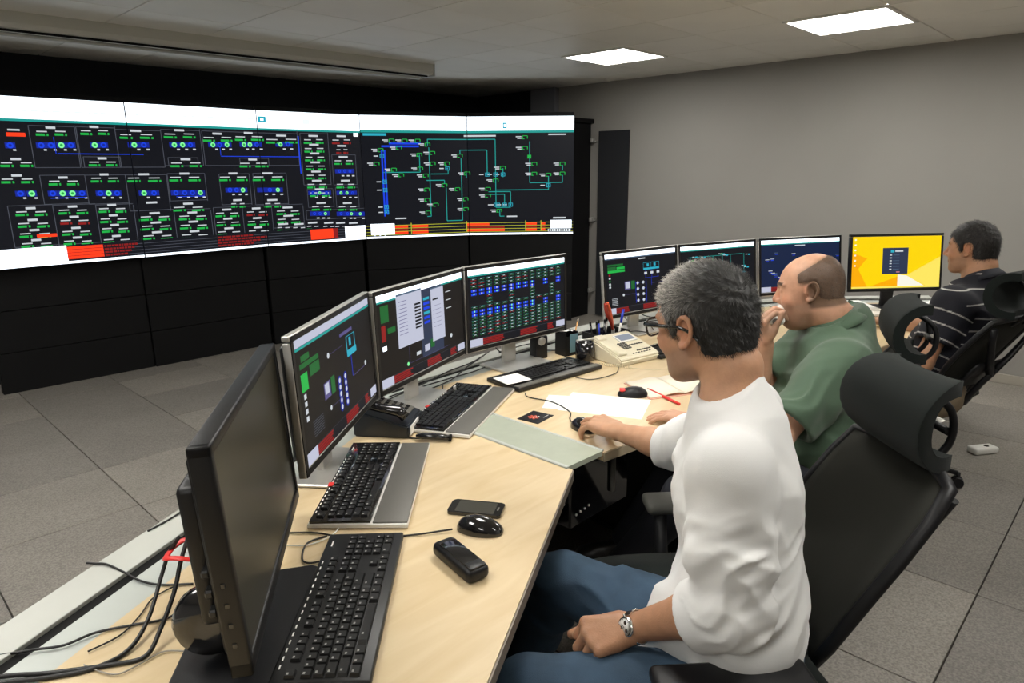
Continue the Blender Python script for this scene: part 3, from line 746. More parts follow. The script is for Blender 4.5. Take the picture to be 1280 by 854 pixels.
g.poly([(.52, .74), (.62, .76), (.86, 1), (.52, 1)][::-1], 'cream', 2)
g.poly([(.62, .76), (1, .40), (1, 1), (.88, 1)][::-1], 'lgold', 1)
g.rect(.34, .22, .63, .73, 'slate', 3); g.rect(.43, .26, .47, .31, 'cyan', 4); g.rect(.48, .27, .57, .30, 'text', 4)
for k in range(6): g.rect(.42, .35+k*.055, .445, .37+k*.055, 'text', 4); g.rect(.46, .355+k*.055, .53, .365+k*.055, 'steel', 4)
g.rect(.50, .68, .54, .70, 'pink', 4)
for k in range(6): g.rect(.02, .04+k*.1, .04, .07+k*.1, 'cream', 3)
g.rect(0, .965, 1, 1, 'lgold', 4); place_gfx(g, t, inf)
# the switched-off black monitor close to the camera (thick, seen edge-on)
mx, my, myaw, mtilt, mz, mW, mH = .548, 1.180, 54.4, 3.4, .795, .620, .390
t = thing('computer_monitor', 'switched-off black monitor with a dull olive sheen, close on the left side of the desk', 'monitor', (mx, my, DT), rad(myaw))
dz = mz-DT; rt = (-rad(mtilt), 0, 0)
f = MB(); f.use('black_plastic')
for c, s in (((0, mH-.01), (mW, .02)), ((0, .014), (mW, .028)), ((-mW/2+.009, mH/2), (.018, mH)), ((mW/2-.009, mH/2), (.018, mH))):
    f.box((c[0], .016, c[1]), (s[0], .034, s[1]), bevel=.004)
f.box((0, .036, mH/2), (mW-.05, .018, mH-.05), bevel=.008)
f.build('frame', t, loc=(0, 0, dz), rot=rt)
MB().box((0, .006, mH/2+.003), (mW-.038, .006, mH-.05)).build('screen', t, m='screen_off', loc=(0, 0, dz), rot=rt)
MB().box((-.12, .060, mH*.48), (.28, .034, mH*.62), bevel=.010).build('back_housing', t, m='black_plastic', loc=(0, 0, dz), rot=rt)
for k in range(4): MB().box((-mW/2-.0005, .018, .06+k*.035), (.003, .008, .010), bevel=.0015, seg=1).build('side_button', t, m='black_gloss', loc=(0, 0, dz), rot=rt)
b = MB(); b.use('dark_metal')
for k in range(3): b.box((-mW/2+.040, .050, .10+k*.035), (.022, .014, .014), bevel=.003, seg=1)
b.build('cable_socket', t, loc=(0, 0, dz), rot=rt)
MB().box((-.12, .085, dz/2+.06), (.09, .03, dz+.14), bevel=.006).build('stem', t, m='black_plastic')
b = MB(); b.lathe([(.02, -.03), (.052, -.026), (.062, -.01), (.062, .012), (.05, .028), (.02, .034)], (-.19, .085, .085), n=24, R=ry_m(rad(90))); b.build('hinge_housing', t, m='black_gloss')
pts = [(-.30, -.10), (.03, -.11), (.07, -.05), (.06, .10), (.0, .14), (-.27, .15), (-.31, .10)]
MB().prism(pts, .0005, .012, .003).build('base', t, m='black_plastic')
# ================================================================== OFFICE CHAIRS
mat('pad_grey', (.06, .06, .052), rough=.6)
def make_chair(name, label, loc, rz, group='black mesh task chairs'):
    """local frame: +y is where the sitter faces"""
    t = thing(name, label, 'chair', loc, rz, group)
    for k in range(5):
        a = 2*PI*k/5+.31; d = Vector((math.cos(a), math.sin(a), 0)); s = Vector((-d.y, d.x, 0))
        lg = MB().tube([d*.03+Vector((0, 0, .105)), d*.16+Vector((0, 0, .100)), d*.30+Vector((0, 0, .074))], [.026, .021, .015], n=8, flat=.8).build('base_leg', t, m='chair_plastic')
        c = MB(); c.cyl(d*.305+Vector((0, 0, .078)), d*.305+Vector((0, 0, .045)), .010, n=8)
        for sg in (-1, 1): c.cyl(d*.305+s*sg*.006+Vector((0, 0, .028)), d*.305+s*sg*.026+Vector((0, 0, .028)), .028, .026, n=18)
        c.box(d*.305+Vector((0, 0, .048)), (.03, .03, .022), bevel=.008)
        c.build('caster', lg, m='chair_plastic')
    b = MB(); b.lathe([(.045, .085), (.045, .115), (.030, .13), (.028, .27), (.018, .275), (.018, .40)], n=20); b.build('column', t, m='chair_plastic')
    b = MB(); b.box((0, -.01, .405), (.20, .26, .05), bevel=.014); b.cyl((.08, .06, .40), (.24, .06, .39), .008, n=8); b.build('mechanism', t, m='chair_plastic')
    # seat cushion
    rows = []
    for j in range(13):
        v = j/12; y = -.225+.46*v; w_ = .235+.012*math.sin(v*PI); z0 = .462-.030*max(0, (v-.75)/.25)**2+.012*max(0, (.15-v)/.15)
        rows.append([(w_*math.sin(u*PI/2), y, z0+.012*abs(u)**3-.030*max(0, abs(u)-.86)/.14) for u in np.linspace(-1, 1, 17)])
    MB().grid(rows, -.055).build('seat', t, m='chair_fabric')
    # reclined mesh backrest: (y, z, halfwidth, curvature)
    st = [(-.245, .50, .145, .022), (-.268, .56, .168, .030), (-.295, .62, .182, .038), (-.335, .70, .194, .042), (-.385, .78, .197, .042), (-.437, .86, .192, .038), (-.478, .925, .174, .032)]
    def back(y, z, w_, cv, u, off=0): return (w_*u, y+cv*(u*u)-cv*.5+off, z+(.012*(1-u*u) if z > .9 else 0))
    rows = [[back(*s_, u) for u in np.linspace(-1, 1, 15)] for s_ in st]
    MB().grid(rows, .010).build('backrest', t, m='chair_mesh')
    edge = [back(*s_, -1) for s_ in st]+[back(*st[-1], u) for u in np.linspace(-.8, .8, 7)]+[back(*s_, 1) for s_ in st[::-1]]+[back(*st[0], u) for u in np.linspace(.8, -.8, 7)]
    MB().tube(edge, .0115, n=8, closed=True, flat=1.3).build('back_frame', t, m='chair_plastic')
    # rear spine: Y bracket and lumbar fan
    b = MB()
    b.tube([(0, -.10, .40), (0, -.22, .42), (0, -.31, .50), (0, -.365, .60), (0, -.42, .68)], [.030, .030, .026, .022, .018], n=10, flat=.6)
    for sg in (-1, 1): b.tube([(0, -.40, .655), (sg*.08, -.43, .74), (sg*.15, -.46, .84), (sg*.175, -.475, .90)], [.018, .016, .014, .012], n=8, flat=.7)
    b.build('spine', t, m='chair_plastic')
    lb = MB()
    rows = [[(x, y_-.028+.5*x*x, z_) for x in np.linspace(-.12, .12, 9)] for y_, z_ in ((-.30, .60), (-.335, .66), (-.375, .72))]
    lb.grid(rows, -.012)
    for k in range(5): lb.tube([(x, -.352-.018+.5*x*x-.004*k*0+(-.012*(k-2)*.8), .66+.016*(k-2)) for x in np.linspace(-.09, .09, 7)], .003, n=6)
    lb.build('lumbar_support', t, m='chair_plastic')
    # armrests
    for sg in (-1, 1):
        ar = MB().tube([(sg*.16, -.03, .40), (sg*.32, -.03, .40), (sg*.345, -.03, .44), (sg*.345, -.02, .62)], [.018, .018, .020, .018], n=8, flat=1.2).build('armrest', t, m='chair_plastic')
        MB().box((sg*.350, .03 if sg < 0 else -.075, .640), (.095, .30 if sg < 0 else .20, .032), bevel=.014, seg=3).build('arm_pad', ar, m='black_plastic' if sg < 0 else 'pad_grey')
    # headrest: winged cushion on a loop bracket
    hr_c = Vector((0, -.475, 1.035)); rows = []
    for j in range(15):
        th = rad(-98+196*j/14); q = abs(math.sin(th)) if abs(th) < PI/2 else 1
        w_ = .152*(1-.30*(abs(th)/1.7)**3); yy = hr_c.y+.082*math.cos(th); zz = hr_c.z+.100*math.sin(th)
        rows.append([(w_*math.sin(u*PI/2), yy-.020*u*u+.018*u**2*math.cos(th), zz) for u in np.linspace(-1, 1, 17)])
    hm = MB(); hm.grid(rows, -.034); hd = hm.build('headrest', t, m='chair_fabric')
    bv = hd.modifiers.new('round', 'BEVEL'); bv.width = .012; bv.segments = 3; bv.limit_method = 'ANGLE'
    b = MB()
    for sg in (-1, 1): b.tube(bez([(sg*.045, -.47, .90), (sg*.055, -.535, .97), (sg*.055, -.530, 1.05), (sg*.04, -.475, 1.09)], 5), .0085, n=8)
    b.tube([(-.055, -.533, 1.0), (.055, -.533, 1.0)], .009, n=8); b.build('headrest_bracket', t, m='chair_plastic')
    MB().cyl((-.022, -.545, 1.0), (.022, -.545, 1.0), .013, n=12).build('knob', t, m='silver_plastic')
    return t
make_chair('task_chair', 'black mesh task chair with headrest under the man in the white shirt', (1.305, .685, 0), rad(137-90))
c2 = make_chair('task_chair', 'black task chair with curved headrest behind the balding man in green', (2.36, 1.02, 0), rad(114-90))
c3 = make_chair('task_chair', 'black task chair with headrest under the man in the striped polo', (3.71, .87, 0), rad(72-90))
# ================================================================== PEOPLE: smooth-union distance fields, meshed with surface nets
f32 = np.float32
def V3(*a): return np.array(a, dtype=float)
def unit(v): v = np.array(v, float); return v/np.linalg.norm(v)
class Field:
    def __init__(s, lo, hi, h):
        s.lo = np.array(lo, float); s.h = h; s.n = np.ceil((np.array(hi)-s.lo)/h).astype(int)+1
        s.V = np.full(s.n, 0.2, f32)
        s.ax = [(s.lo[i]+np.arange(s.n[i])*h).astype(f32) for i in range(3)]
    def sl(s, lo, hi):
        a = np.clip(np.floor((np.array(lo)-s.lo)/s.h).astype(int), 0, s.n); b = np.clip(np.ceil((np.array(hi)-s.lo)/s.h).astype(int)+1, 0, s.n)
        return a, b
    def pts(s, a, b):
        return s.ax[0][a[0]:b[0], None, None], s.ax[1][None, a[1]:b[1], None], s.ax[2][None, None, a[2]:b[2]]
    def apply(s, lo, hi, fn, mode='u', k=.01):
        pad = k+3*s.h+.006
        a, b = s.sl(np.array(lo)-pad, np.array(hi)+pad)
        if np.any(b <= a): return s
        X, Y, Z = s.pts(a, b); d = fn(X, Y, Z)
        w_ = s.V[a[0]:b[0], a[1]:b[1], a[2]:b[2]]
        if mode == 'u':
            hh = np.clip(.5+.5*(w_-d)/k, 0, 1); w_[...] = w_+(d-w_)*hh-k*hh*(1-hh)
        elif mode == 's':
            d = -d; hh = np.clip(.5+.5*(d-w_)/k, 0, 1); w_[...] = w_+(d-w_)*hh+k*hh*(1-hh)
        elif mode == 'i':
            hh = np.clip(.5+.5*(d-w_)/k, 0, 1); w_[...] = w_+(d-w_)*hh+k*hh*(1-hh)
        elif mode == 'add': w_ += d
        return s
    def cap(s, a, b, ra, rb=None, k=.01, mode='u', flat=None):
        a = np.array(a, float); b = np.array(b, float); rb = ra if rb is None else rb; R = max(ra, rb)
        ab = b-a; L2 = float(ab @ ab)+1e-12
        if flat is not None: fd = unit(flat[0]); fs = flat[1]-1
        def fn(X, Y, Z):
            px, py, pz = X-f32(a[0]), Y-f32(a[1]), Z-f32(a[2])
            t = np.clip((px*f32(ab[0])+py*f32(ab[1])+pz*f32(ab[2]))/f32(L2), 0, 1)
            qx, qy, qz = px-t*f32(ab[0]), py-t*f32(ab[1]), pz-t*f32(ab[2])
            if flat is not None:
                q = (qx*f32(fd[0])+qy*f32(fd[1])+qz*f32(fd[2]))*f32(fs); qx = qx+q*f32(fd[0]); qy = qy+q*f32(fd[1]); qz = qz+q*f32(fd[2])
            return (np.sqrt(qx*qx+qy*qy+qz*qz)-(ra+(rb-ra)*t)).astype(f32)
        return s.apply(np.minimum(a, b)-R, np.maximum(a, b)+R, fn, mode, k)
    def chain(s, pts, rs, k=.01, **kw):
        for i in range(len(pts)-1): s.cap(pts[i], pts[i+1], rs[i], rs[i+1], k, **kw)
        return s
    def ell(s, c, r, R=None, k=.01, mode='u'):
        """ellipsoid at c, radii r, R columns = local axes"""
        c = np.array(c, float); r = np.array(r, float); R = np.eye(3) if R is None else R
        ext = np.sqrt(((R*r[None, :])**2).sum(1))
        A = (R/r[None, :]).T; B = (R/(r*r)[None, :]).T
        def fn(X, Y, Z):
            px, py, pz = X-f32(c[0]), Y-f32(c[1]), Z-f32(c[2])
            u = [px*f32(A[i, 0])+py*f32(A[i, 1])+pz*f32(A[i, 2]) for i in range(3)]; k0 = np.sqrt(u[0]**2+u[1]**2+u[2]**2)
            v = [px*f32(B[i, 0])+py*f32(B[i, 1])+pz*f32(B[i, 2]) for i in range(3)]; k1 = np.sqrt(v[0]**2+v[1]**2+v[2]**2)+f32(1e-6)
            return (k0*(k0-1)/k1).astype(f32)
        return s.apply(c-ext, c+ext, fn, mode, k)
    def mesh(s, name, extra=None):
        V = s.V; ins = V < 0
        c = np.zeros(tuple(s.n-1), np.int8)
        for i in (0, 1):
            for j in (0, 1):
                for k in (0, 1): c += ins[i:s.n[0]-1+i, j:s.n[1]-1+j, k:s.n[2]-1+k]
        act = (c > 0) & (c < 8); idx = np.argwhere(act); N = len(idx)
        cid = np.full(act.shape, -1, np.int32); cid[act] = np.arange(N)
        off = np.array([(i, j, k) for i in (0, 1) for j in (0, 1) for k in (0, 1)])
        vals = np.stack([V[idx[:, 0]+o[0], idx[:, 1]+o[1], idx[:, 2]+o[2]] for o in off], 1)
        P = np.zeros((N, 3)); cnt = np.zeros(N)
        for a in range(8):
            for b in range(a+1, 8):
                if np.abs(off[a]-off[b]).sum() != 1: continue
                va, vb = vals[:, a], vals[:, b]; m = (va < 0) != (vb < 0)
                t = np.where(m, va/np.where(m, va-vb, 1), 0)[:, None]
                P += np.where(m[:, None], off[a]+(off[b]-off[a])*t, 0); cnt += m
        P = (P/cnt[:, None]+idx)*s.h+s.lo
        F = []
        for ax in range(3):
            o1, o2 = [(1, 2), (2, 0), (0, 1)][ax]
            sl0 = [slice(None)]*3; sl1 = [slice(None)]*3
            sl0[ax] = slice(0, -1); sl1[ax] = slice(1, None)
            A, B = ins[tuple(sl0)], ins[tuple(sl1)]
            e = np.argwhere(A != B)
            e = e[(e[:, o1] > 0) & (e[:, o2] > 0) & (e[:, o1] < s.n[o1]-1) & (e[:, o2] < s.n[o2]-1)]
            fl = A[e[:, 0], e[:, 1], e[:, 2]]
            def g(d1, d2):
                q = e.copy(); q[:, o1] -= d1; q[:, o2] -= d2; return cid[q[:, 0], q[:, 1], q[:, 2]]
            q = np.stack([g(1, 1), g(0, 1), g(0, 0), g(1, 0)], 1)
            q[~fl] = q[~fl][:, ::-1]; F.append(q)
        F = np.concatenate(F); F = F[(F >= 0).all(1)]
        me = bpy.data.meshes.new(name); me.vertices.add(N); me.vertices.foreach_set('co', P.astype(f32).ravel())
        me.loops.add(len(F)*4); me.loops.foreach_set('vertex_index', F.ravel().astype(np.int32))
        me.polygons.add(len(F)); me.polygons.foreach_set('loop_start', np.arange(len(F), dtype=np.int32)*4)
        me.polygons.foreach_set('use_smooth', np.ones(len(F), bool)); me.update(calc_edges=True); me.validate()
        return me, P, F
def put(me, name, parent, m, P=None, colors=None, origin=None):
    if origin is not None: me.transform(Matrix.Translation(-Vector(origin)))
    me.materials.append(M[m]); o = bpy.data.objects.new(name, me); COL.objects.link(o); o.parent = parent
    if colors is not None:
        ca = me.color_attributes.new('tone', 'FLOAT_COLOR', 'POINT')
        ca.data.foreach_set('color', np.c_[colors, np.ones(len(colors))].astype(f32).ravel())
    return o

class Head:
    def __init__(s, c, yaw, pitch=0, roll=0, sc=1.0):
        f = V3(math.cos(yaw)*math.cos(pitch), math.sin(yaw)*math.cos(pitch), math.sin(pitch))
        r = unit(np.cross(f, V3(0, 0, 1))); u = np.cross(r, f)
        if roll: r, u = r*math.cos(roll)+u*math.sin(roll), -r*math.sin(roll)+u*math.cos(roll)
        s.R = np.stack([r, f, u], 1); s.c = np.array(c, float); s.sc = sc
    def w(s, x, y, z): return s.c+s.R @ (V3(x, y, z)*s.sc)
    def loc(s, P): return (P-s.c) @ s.R/s.sc
def build_head(F, H, heavy=0.0, nose=1.0):
    e = lambda c, r, k=.012, mode='u', rot=None: F.ell(H.w(*c), np.array(r)*H.sc, H.R if rot is None else H.R @ np.array(rot), k*H.sc, mode)
    q = lambda a, b, ra, rb, k=.01, mode='u': F.cap(H.w(*a), H.w(*b), ra*H.sc, rb*H.sc, k*H.sc, mode)
    e((0, -.013, .030), (.073, .090, .088)); e((0, .022, .022), (.066, .075, .080), .02)
    e((0, .030, -.030), (.058+heavy*.4, .060, .070), .03); e((0, .045, -.062), (.045+heavy*.5, .045, .045), .03)
    q((-.040-heavy*.3, .0, -.060), (-.018, .066, -.090), .020, .018, .03); q((.040+heavy*.3, .0, -.060), (.018, .066, -.090), .020, .018, .03)
    e((0, .078, -.092), (.022, .016, .017), .02)
    if heavy: e((0, .045, -.105), (.045, .045, .028), .03)
    for sx in (-1, 1):
        e((sx*.038, .066, -.022), (.022, .022, .022), .02)           # cheek
        e((sx*.031, .099, .012), (.016, .013, .012), .012, 's')        # socket
        e((sx*.030, .079, .010), (.0145, .0145, .0125), .004)          # lid over eyeball
        q((sx*.010, .094, .030), (sx*.046, .078, .032), .008, .006, .012)   # brow ridge
    q((0, .090, .022), (0, .117*nose, -.022), .0075, .0115, .010)     # nose
    for sx in (-1, 1): e((sx*.013, .103, -.026), (.009, .011, .008), .006)
    e((0, .088, -.036), (.020, .012, .014), .012)
    e((0, .094, -.0525), (.023, .0095, .0058), .005); e((0, .092, -.0635), (.020, .0095, .0065), .005)
    q((-.024, .092, -.058), (.024, .092, -.058), .0018, .0018, .003, 's')
    for sx in (-1, 1):  # ears
        ct = (sx*.074, -.006, .000)
        rim = [(sx*(.073+.011*min(1, abs(math.sin(t/2+.2))*1.3)), -.010+.0185*math.cos(t)-.006*math.sin(t), .004+.029*math.sin(t)) for t in np.linspace(.35, 2*PI-.95, 11)]
        e((sx*.074, -.006, .002), (.007, .015, .024), .006)
        e((sx*.084, -.005, .004), (.006, .010, .016), .005, 's')
        for a, b in zip(rim, rim[1:]): q(a, b, .0045, .0045, .003)
        e((sx*.077, .004, -.026), (.006, .008, .009), .006)           # lobe
        e((sx*.078, .008, .000), (.004, .004, .006), .003)            # tragus
def hand(F, W, D, N, side, curls, wr=.026, sc=1.0, spread=.06, thumb=(.75, .55, -.15), tcurl=.35):
    """W wrist, D towards knuckles, N palm normal, side: +1 if thumb axis is cross(D,N), else -1"""
    D = unit(D); N = unit(N-np.dot(N, D)*D); T = np.cross(D, N)*side; W = np.array(W, float)
    lens = [(.043, .026, .021), (.048, .030, .022), (.044, .028, .022), (.034, .021, .019)]
    rs = [(.0098, .0088, .0078), (.0100, .0090, .0078), (.0096, .0086, .0076), (.0086, .0078, .007)]
    lat = [.031, .010, -.011, -.030]; fw = [.088, .092, .086, .078]
    tips = []; base_pts = []
    for i in range(4):
        kn = W+(D*fw[i]+T*lat[i])*sc - N*.004*sc
        F.cap(W+T*lat[i]*.45*sc, kn, .0165*sc, .0125*sc, .012)
        base_pts.append(kn)
    F.ell(W+D*.05*sc+N*.006*sc, np.array([.038, .034, .015])*sc, np.stack([D, T, N], 1), .012)
    for i in range(4):
        d = unit(D+T*spread*(1.5-i)); p = base_pts[i]; ang = 0; c = curls[i] if isinstance(curls[0], (tuple, list)) else curls
        for j in range(3):
            ang += c[j]; v = d*math.cos(ang)+N*math.sin(ang); q = p+v*lens[i][j]*sc
            F.cap(p, q, rs[i][j]*sc, (rs[i][j]-.001)*sc, .003 if j else .006); p = q
        tips.append(p)
    tb = W+(D*.022+T*.024)*sc; tv = unit(T*thumb[0]+D*thumb[1]+N*(-thumb[2])); p = tb; ang = 0
    ls = (.044, .034, .027); rr_ = (.0155, .0118, .0105)
    ax = unit(D+N*.4)
    F.cap(W+D*.01*sc, tb+tv*.03*sc, .018*sc, .015*sc, .012)
    for j in range(3):
        q = p+tv*ls[j]*sc; F.cap(p, q, rr_[j]*sc, (rr_[j]-.001)*sc, .008 if j == 0 else .004); p = q
        tv = unit(tv+(ax)*tcurl)
    return D, N, T, tips

_lat = np.random.RandomState(5).rand(24, 24, 24).astype(f32)
def vnoise(u, v, w):
    iu, iv, iw = np.floor(u), np.floor(v), np.floor(w); fu, fv, fw = u-iu, v-iv, w-iw
    fu = fu*fu*(3-2*fu); fv = fv*fv*(3-2*fv); fw = fw*fw*(3-2*fw)
    iu = iu.astype(np.int32) % 24; iv = iv.astype(np.int32) % 24; iw = iw.astype(np.int32) % 24; ju, jv, jw = (iu+1) % 24, (iv+1) % 24, (iw+1) % 24
    L_ = _lat
    c0 = (L_[iu, iv, iw]*(1-fu)+L_[ju, iv, iw]*fu)*(1-fv)+(L_[iu, jv, iw]*(1-fu)+L_[ju, jv, iw]*fu)*fv
    c1 = (L_[iu, iv, jw]*(1-fu)+L_[ju, iv, jw]*fu)*(1-fv)+(L_[iu, jv, jw]*(1-fu)+L_[ju, jv, jw]*fu)*fv
    return c0*(1-fw)+c1*fw
def folds(F, c, rad_, dirv, lam, amp, warp=.35, seed=0.0, aniso=3.6):
    """cloth creases: stretched ridges running across dirv, pushed out of the surface inside a soft ball"""
    c = np.array(c, float); e = unit(dirv); g1 = unit(np.cross(e, V3(.3, .9, .2))); g2 = np.cross(e, g1)
    def fn(X, Y, Z):
        X, Y, Z = np.broadcast_arrays(X-f32(c[0]), Y-f32(c[1]), Z-f32(c[2]))
        r2 = (X**2+Y**2+Z**2)/f32(rad_**2); m = r2 < 1; x, y, z = X[m], Y[m], Z[m]; w_ = (1-r2[m])**.7
        pr = lambda a: x*f32(a[0])+y*f32(a[1])+z*f32(a[2])
        a = pr(e)/lam; b = pr(g1)/(lam*aniso); d = pr(g2)/(lam*aniso)
        n1 = vnoise(b*1.3+seed+7, d*1.3+3, a*.3+11)
        n = vnoise(a+n1*2*warp*2+seed*3.1+50, b+seed+20, d+30)
        n2 = vnoise(a*2.1+n1+seed*1.3+70, b*1.6+5, d*1.6+9)
        s_ = 1-np.abs(2*n-1)*1.6+.35*(n2-.5)
        out = np.zeros(X.shape, f32); out[m] = (-amp*1.5*w_*(s_-.35)); return out
    return F.apply(c-rad_, c+rad_, fn, 'add', .0)

def smooth01(x): x = np.clip(x, 0, 1); return x*x*(3-2*x)
def skin_tones(P, H, base, stub=0.0, stubcol=(.12, .09, .08), scalp=None, scalpmask=None):
    L_ = H.loc(P); x, y, z = L_.T; n = len(P); C_ = np.tile(np.array(base, float), (n, 1))
    inhead = (np.abs(x) < .13) & (np.abs(y) < .15) & (z > -.14) & (z < .15)
    def mixc(mask, col, amt): 
        m = (mask*amt*inhead)[:, None]; C_[:] = C_*(1-m)+np.array(col)*m
    g = lambda c, r: np.exp(-(((x-c[0])/r[0])**2+((y-c[1])/r[1])**2+((z-c[2])/r[2])**2))
    red = (base[0]*1.02, base[1]*.62, base[2]*.52)
    mixc(g((0, .115, -.02), (.02, .03, .02)), red, .35)
    for sx in (-1, 1):
        mixc(g((sx*.08, -.005, .0), (.02, .03, .04)), red, .45); mixc(g((sx*.05, .07, -.02), (.025, .03, .03)), red, .3)
        mixc(g((sx*.031, .094, .010), (.018, .02, .010)), (base[0]*.5, base[1]*.4, base[2]*.4), .35)
        # eyebrows
        t = smooth01((.0075-np.abs(z-.033-.05*(.03-np.abs(x-sx*.03))*.6))/.004)*(np.abs(x-sx*.030) < .021)*(y > .055); mixc(t, (.02, .015, .012), .85)
    mixc(smooth01((.008-np.abs(z+.058))/.004)*(np.abs(x) < .025)*(y > .085), (base[0]*.75, base[1]*.42, base[2]*.40), .7)
    # stubble over jaw, lip and throat
    m = smooth01((-.028-z)/.022+ (y < .045)*.2)*smooth01((y+.012)/.02)*smooth01((z+.135)/.03)
    m = np.maximum(m, smooth01((.02-z)/.03)*smooth01((y-.0)/.01)*smooth01((.03-y)/.012)*smooth01((z+.12)/.02)*smooth01((np.abs(x)-.045)/.01))
    mixc(np.clip(m, 0, 1), stubcol, stub)
    if scalp is not None: mixc(scalpmask(x, y, z), scalp, .9)
    return C_
mat('skin', (.5, .3, .2), rough=.48, sss=.12, vary=.10, vscale=45, bump=.25, bscale=300, attr='tone', spec=.4)
mat('hair_tone', (.05, .05, .05), rough=.55, attr='tone', spec=.5)
mat('eye_white', (.75, .72, .68), rough=.15); mat('iris', (.05, .03, .02), rough=.1)
def hairmask_d(H, X, Y, Z, zline):
    """signed distance-like value: negative where hair may grow"""
    px, py, pz = X-f32(H.c[0]), Y-f32(H.c[1]), Z-f32(H.c[2]); R = H.R/H.sc
    ly = px*f32(R[0, 1])+py*f32(R[1, 1])+pz*f32(R[2, 1]); lz = px*f32(R[0, 2])+py*f32(R[1, 2])+pz*f32(R[2, 2])
    lx = px*f32(R[0, 0])+py*f32(R[1, 0])+pz*f32(R[2, 0])
    return zline(lx, ly, lz)
def hair_cap(H, name, parent, O, grow, zline, h=.0035, rough=.002, seed=1.0):
    lo = H.c-.145; hi = H.c+.145
    F = Field(lo, hi, h); g = np.array(grow)
    F.ell(H.w(0, -.013, .030), (V3(.073, .090, .088)+g)*H.sc, H.R, .01); F.ell(H.w(0, .020, .026), (V3(.066, .072, .080)+g*.9)*H.sc, H.R, .02)
    F.ell(H.w(0, -.044, -.030), (V3(.050, .049, .053)+g*.35)*H.sc, H.R, .03)
    F.apply(lo, hi, lambda X, Y, Z: hairmask_d(H, X, Y, Z, zline).astype(f32), 'i', .010)
    F.apply(lo, hi, lambda X, Y, Z: (rough*(np.sin(X*310+seed)*np.sin(Y*290+Z*60)+.7*np.sin(Z*350-Y*120+seed))).astype(f32), 'add', 0)
    return F.mesh(name)
def tufts(P, F, H, n, length, width, flow, tone, rs_, name, parent, O):
    """short tapering blades of hair grown over the cap"""
    a, b, c, d = (P[F[:, i]] for i in range(4)); nrm = np.cross(c-a, d-b); ar = np.linalg.norm(nrm, axis=1); nrm /= ar[:, None]+1e-12
    ctr = (a+b+c+d)/4
    out = ((ctr-H.w(0, -.015, .02))*nrm).sum(1) > 0.02
    pr = ar*out; pr /= pr.sum(); R_ = np.random.RandomState(rs_); pick = R_.choice(len(F), n, p=pr)
    u, v = R_.rand(n, 1), R_.rand(n, 1); base = (a[pick]*(1-u)+b[pick]*u)*(1-v)+(d[pick]*(1-u)+c[pick]*u)*v
    N_ = nrm[pick]; L_ = H.loc(base); fl = flow(L_)@H.R.T; fl = fl+R_.randn(n, 3)*.28; fl -= (fl*N_).sum(1, keepdims=True)*N_; fl /= np.linalg.norm(fl, axis=1, keepdims=True)+1e-9
    side = np.cross(fl, N_); ln = (length*(.6+.8*R_.rand(n, 1))); w_ = width*(.6+.8*R_.rand(n, 1)); lift = (.25+.5*R_.rand(n, 1))
    p0 = base-N_*.0015; p1 = base+fl*ln*.5+N_*ln*lift*.55; p2 = base+fl*ln+N_*ln*lift*.75
    verts = np.stack([p0-side*w_, p0+side*w_, p1-side*w_*.8, p1+side*w_*.8, p2], 1).reshape(-1, 3)
    i0 = np.arange(n)[:, None]*5
    tri = np.concatenate([i0+np.array([[0, 1, 3]]), i0+np.array([[0, 3, 2]]), i0+np.array([[2, 3, 4]])])
    me = bpy.data.meshes.new(name); me.from_pydata((verts-O).tolist(), [], tri.tolist()); me.update()
    me.polygons.foreach_set('use_smooth', np.ones(len(tri), bool))
    tn = np.repeat(tone(L_, R_), 5, axis=0)
    return put(me, name, parent, 'hair_tone', colors=tn)
# ------------------------------------------------------------------ man in the white shirt
def eyes(H, parent, O):
    for sx in (-1, 1):
        c = H.w(sx*.0305, .0795, .0095)-O; R = Matrix(H.R.tolist())
        b = MB(); b.use('eye_white'); b.lathe([(.0002, -.0128), (.006, -.0113), (.010, -.008), (.0125, -.002), (.0125, .002), (.0105, .0072), (.0075, .0104)], c, n=14, R=R @ rx_m(-PI/2))
        b.use('iris'); b.lathe([(.0062, .0112), (.004, .0123), (.0005, .0128)], c, n=14, R=R @ rx_m(-PI/2))
        b.build('eye', parent)
def person_thing(label, at): return thing('person', label, 'person', at)

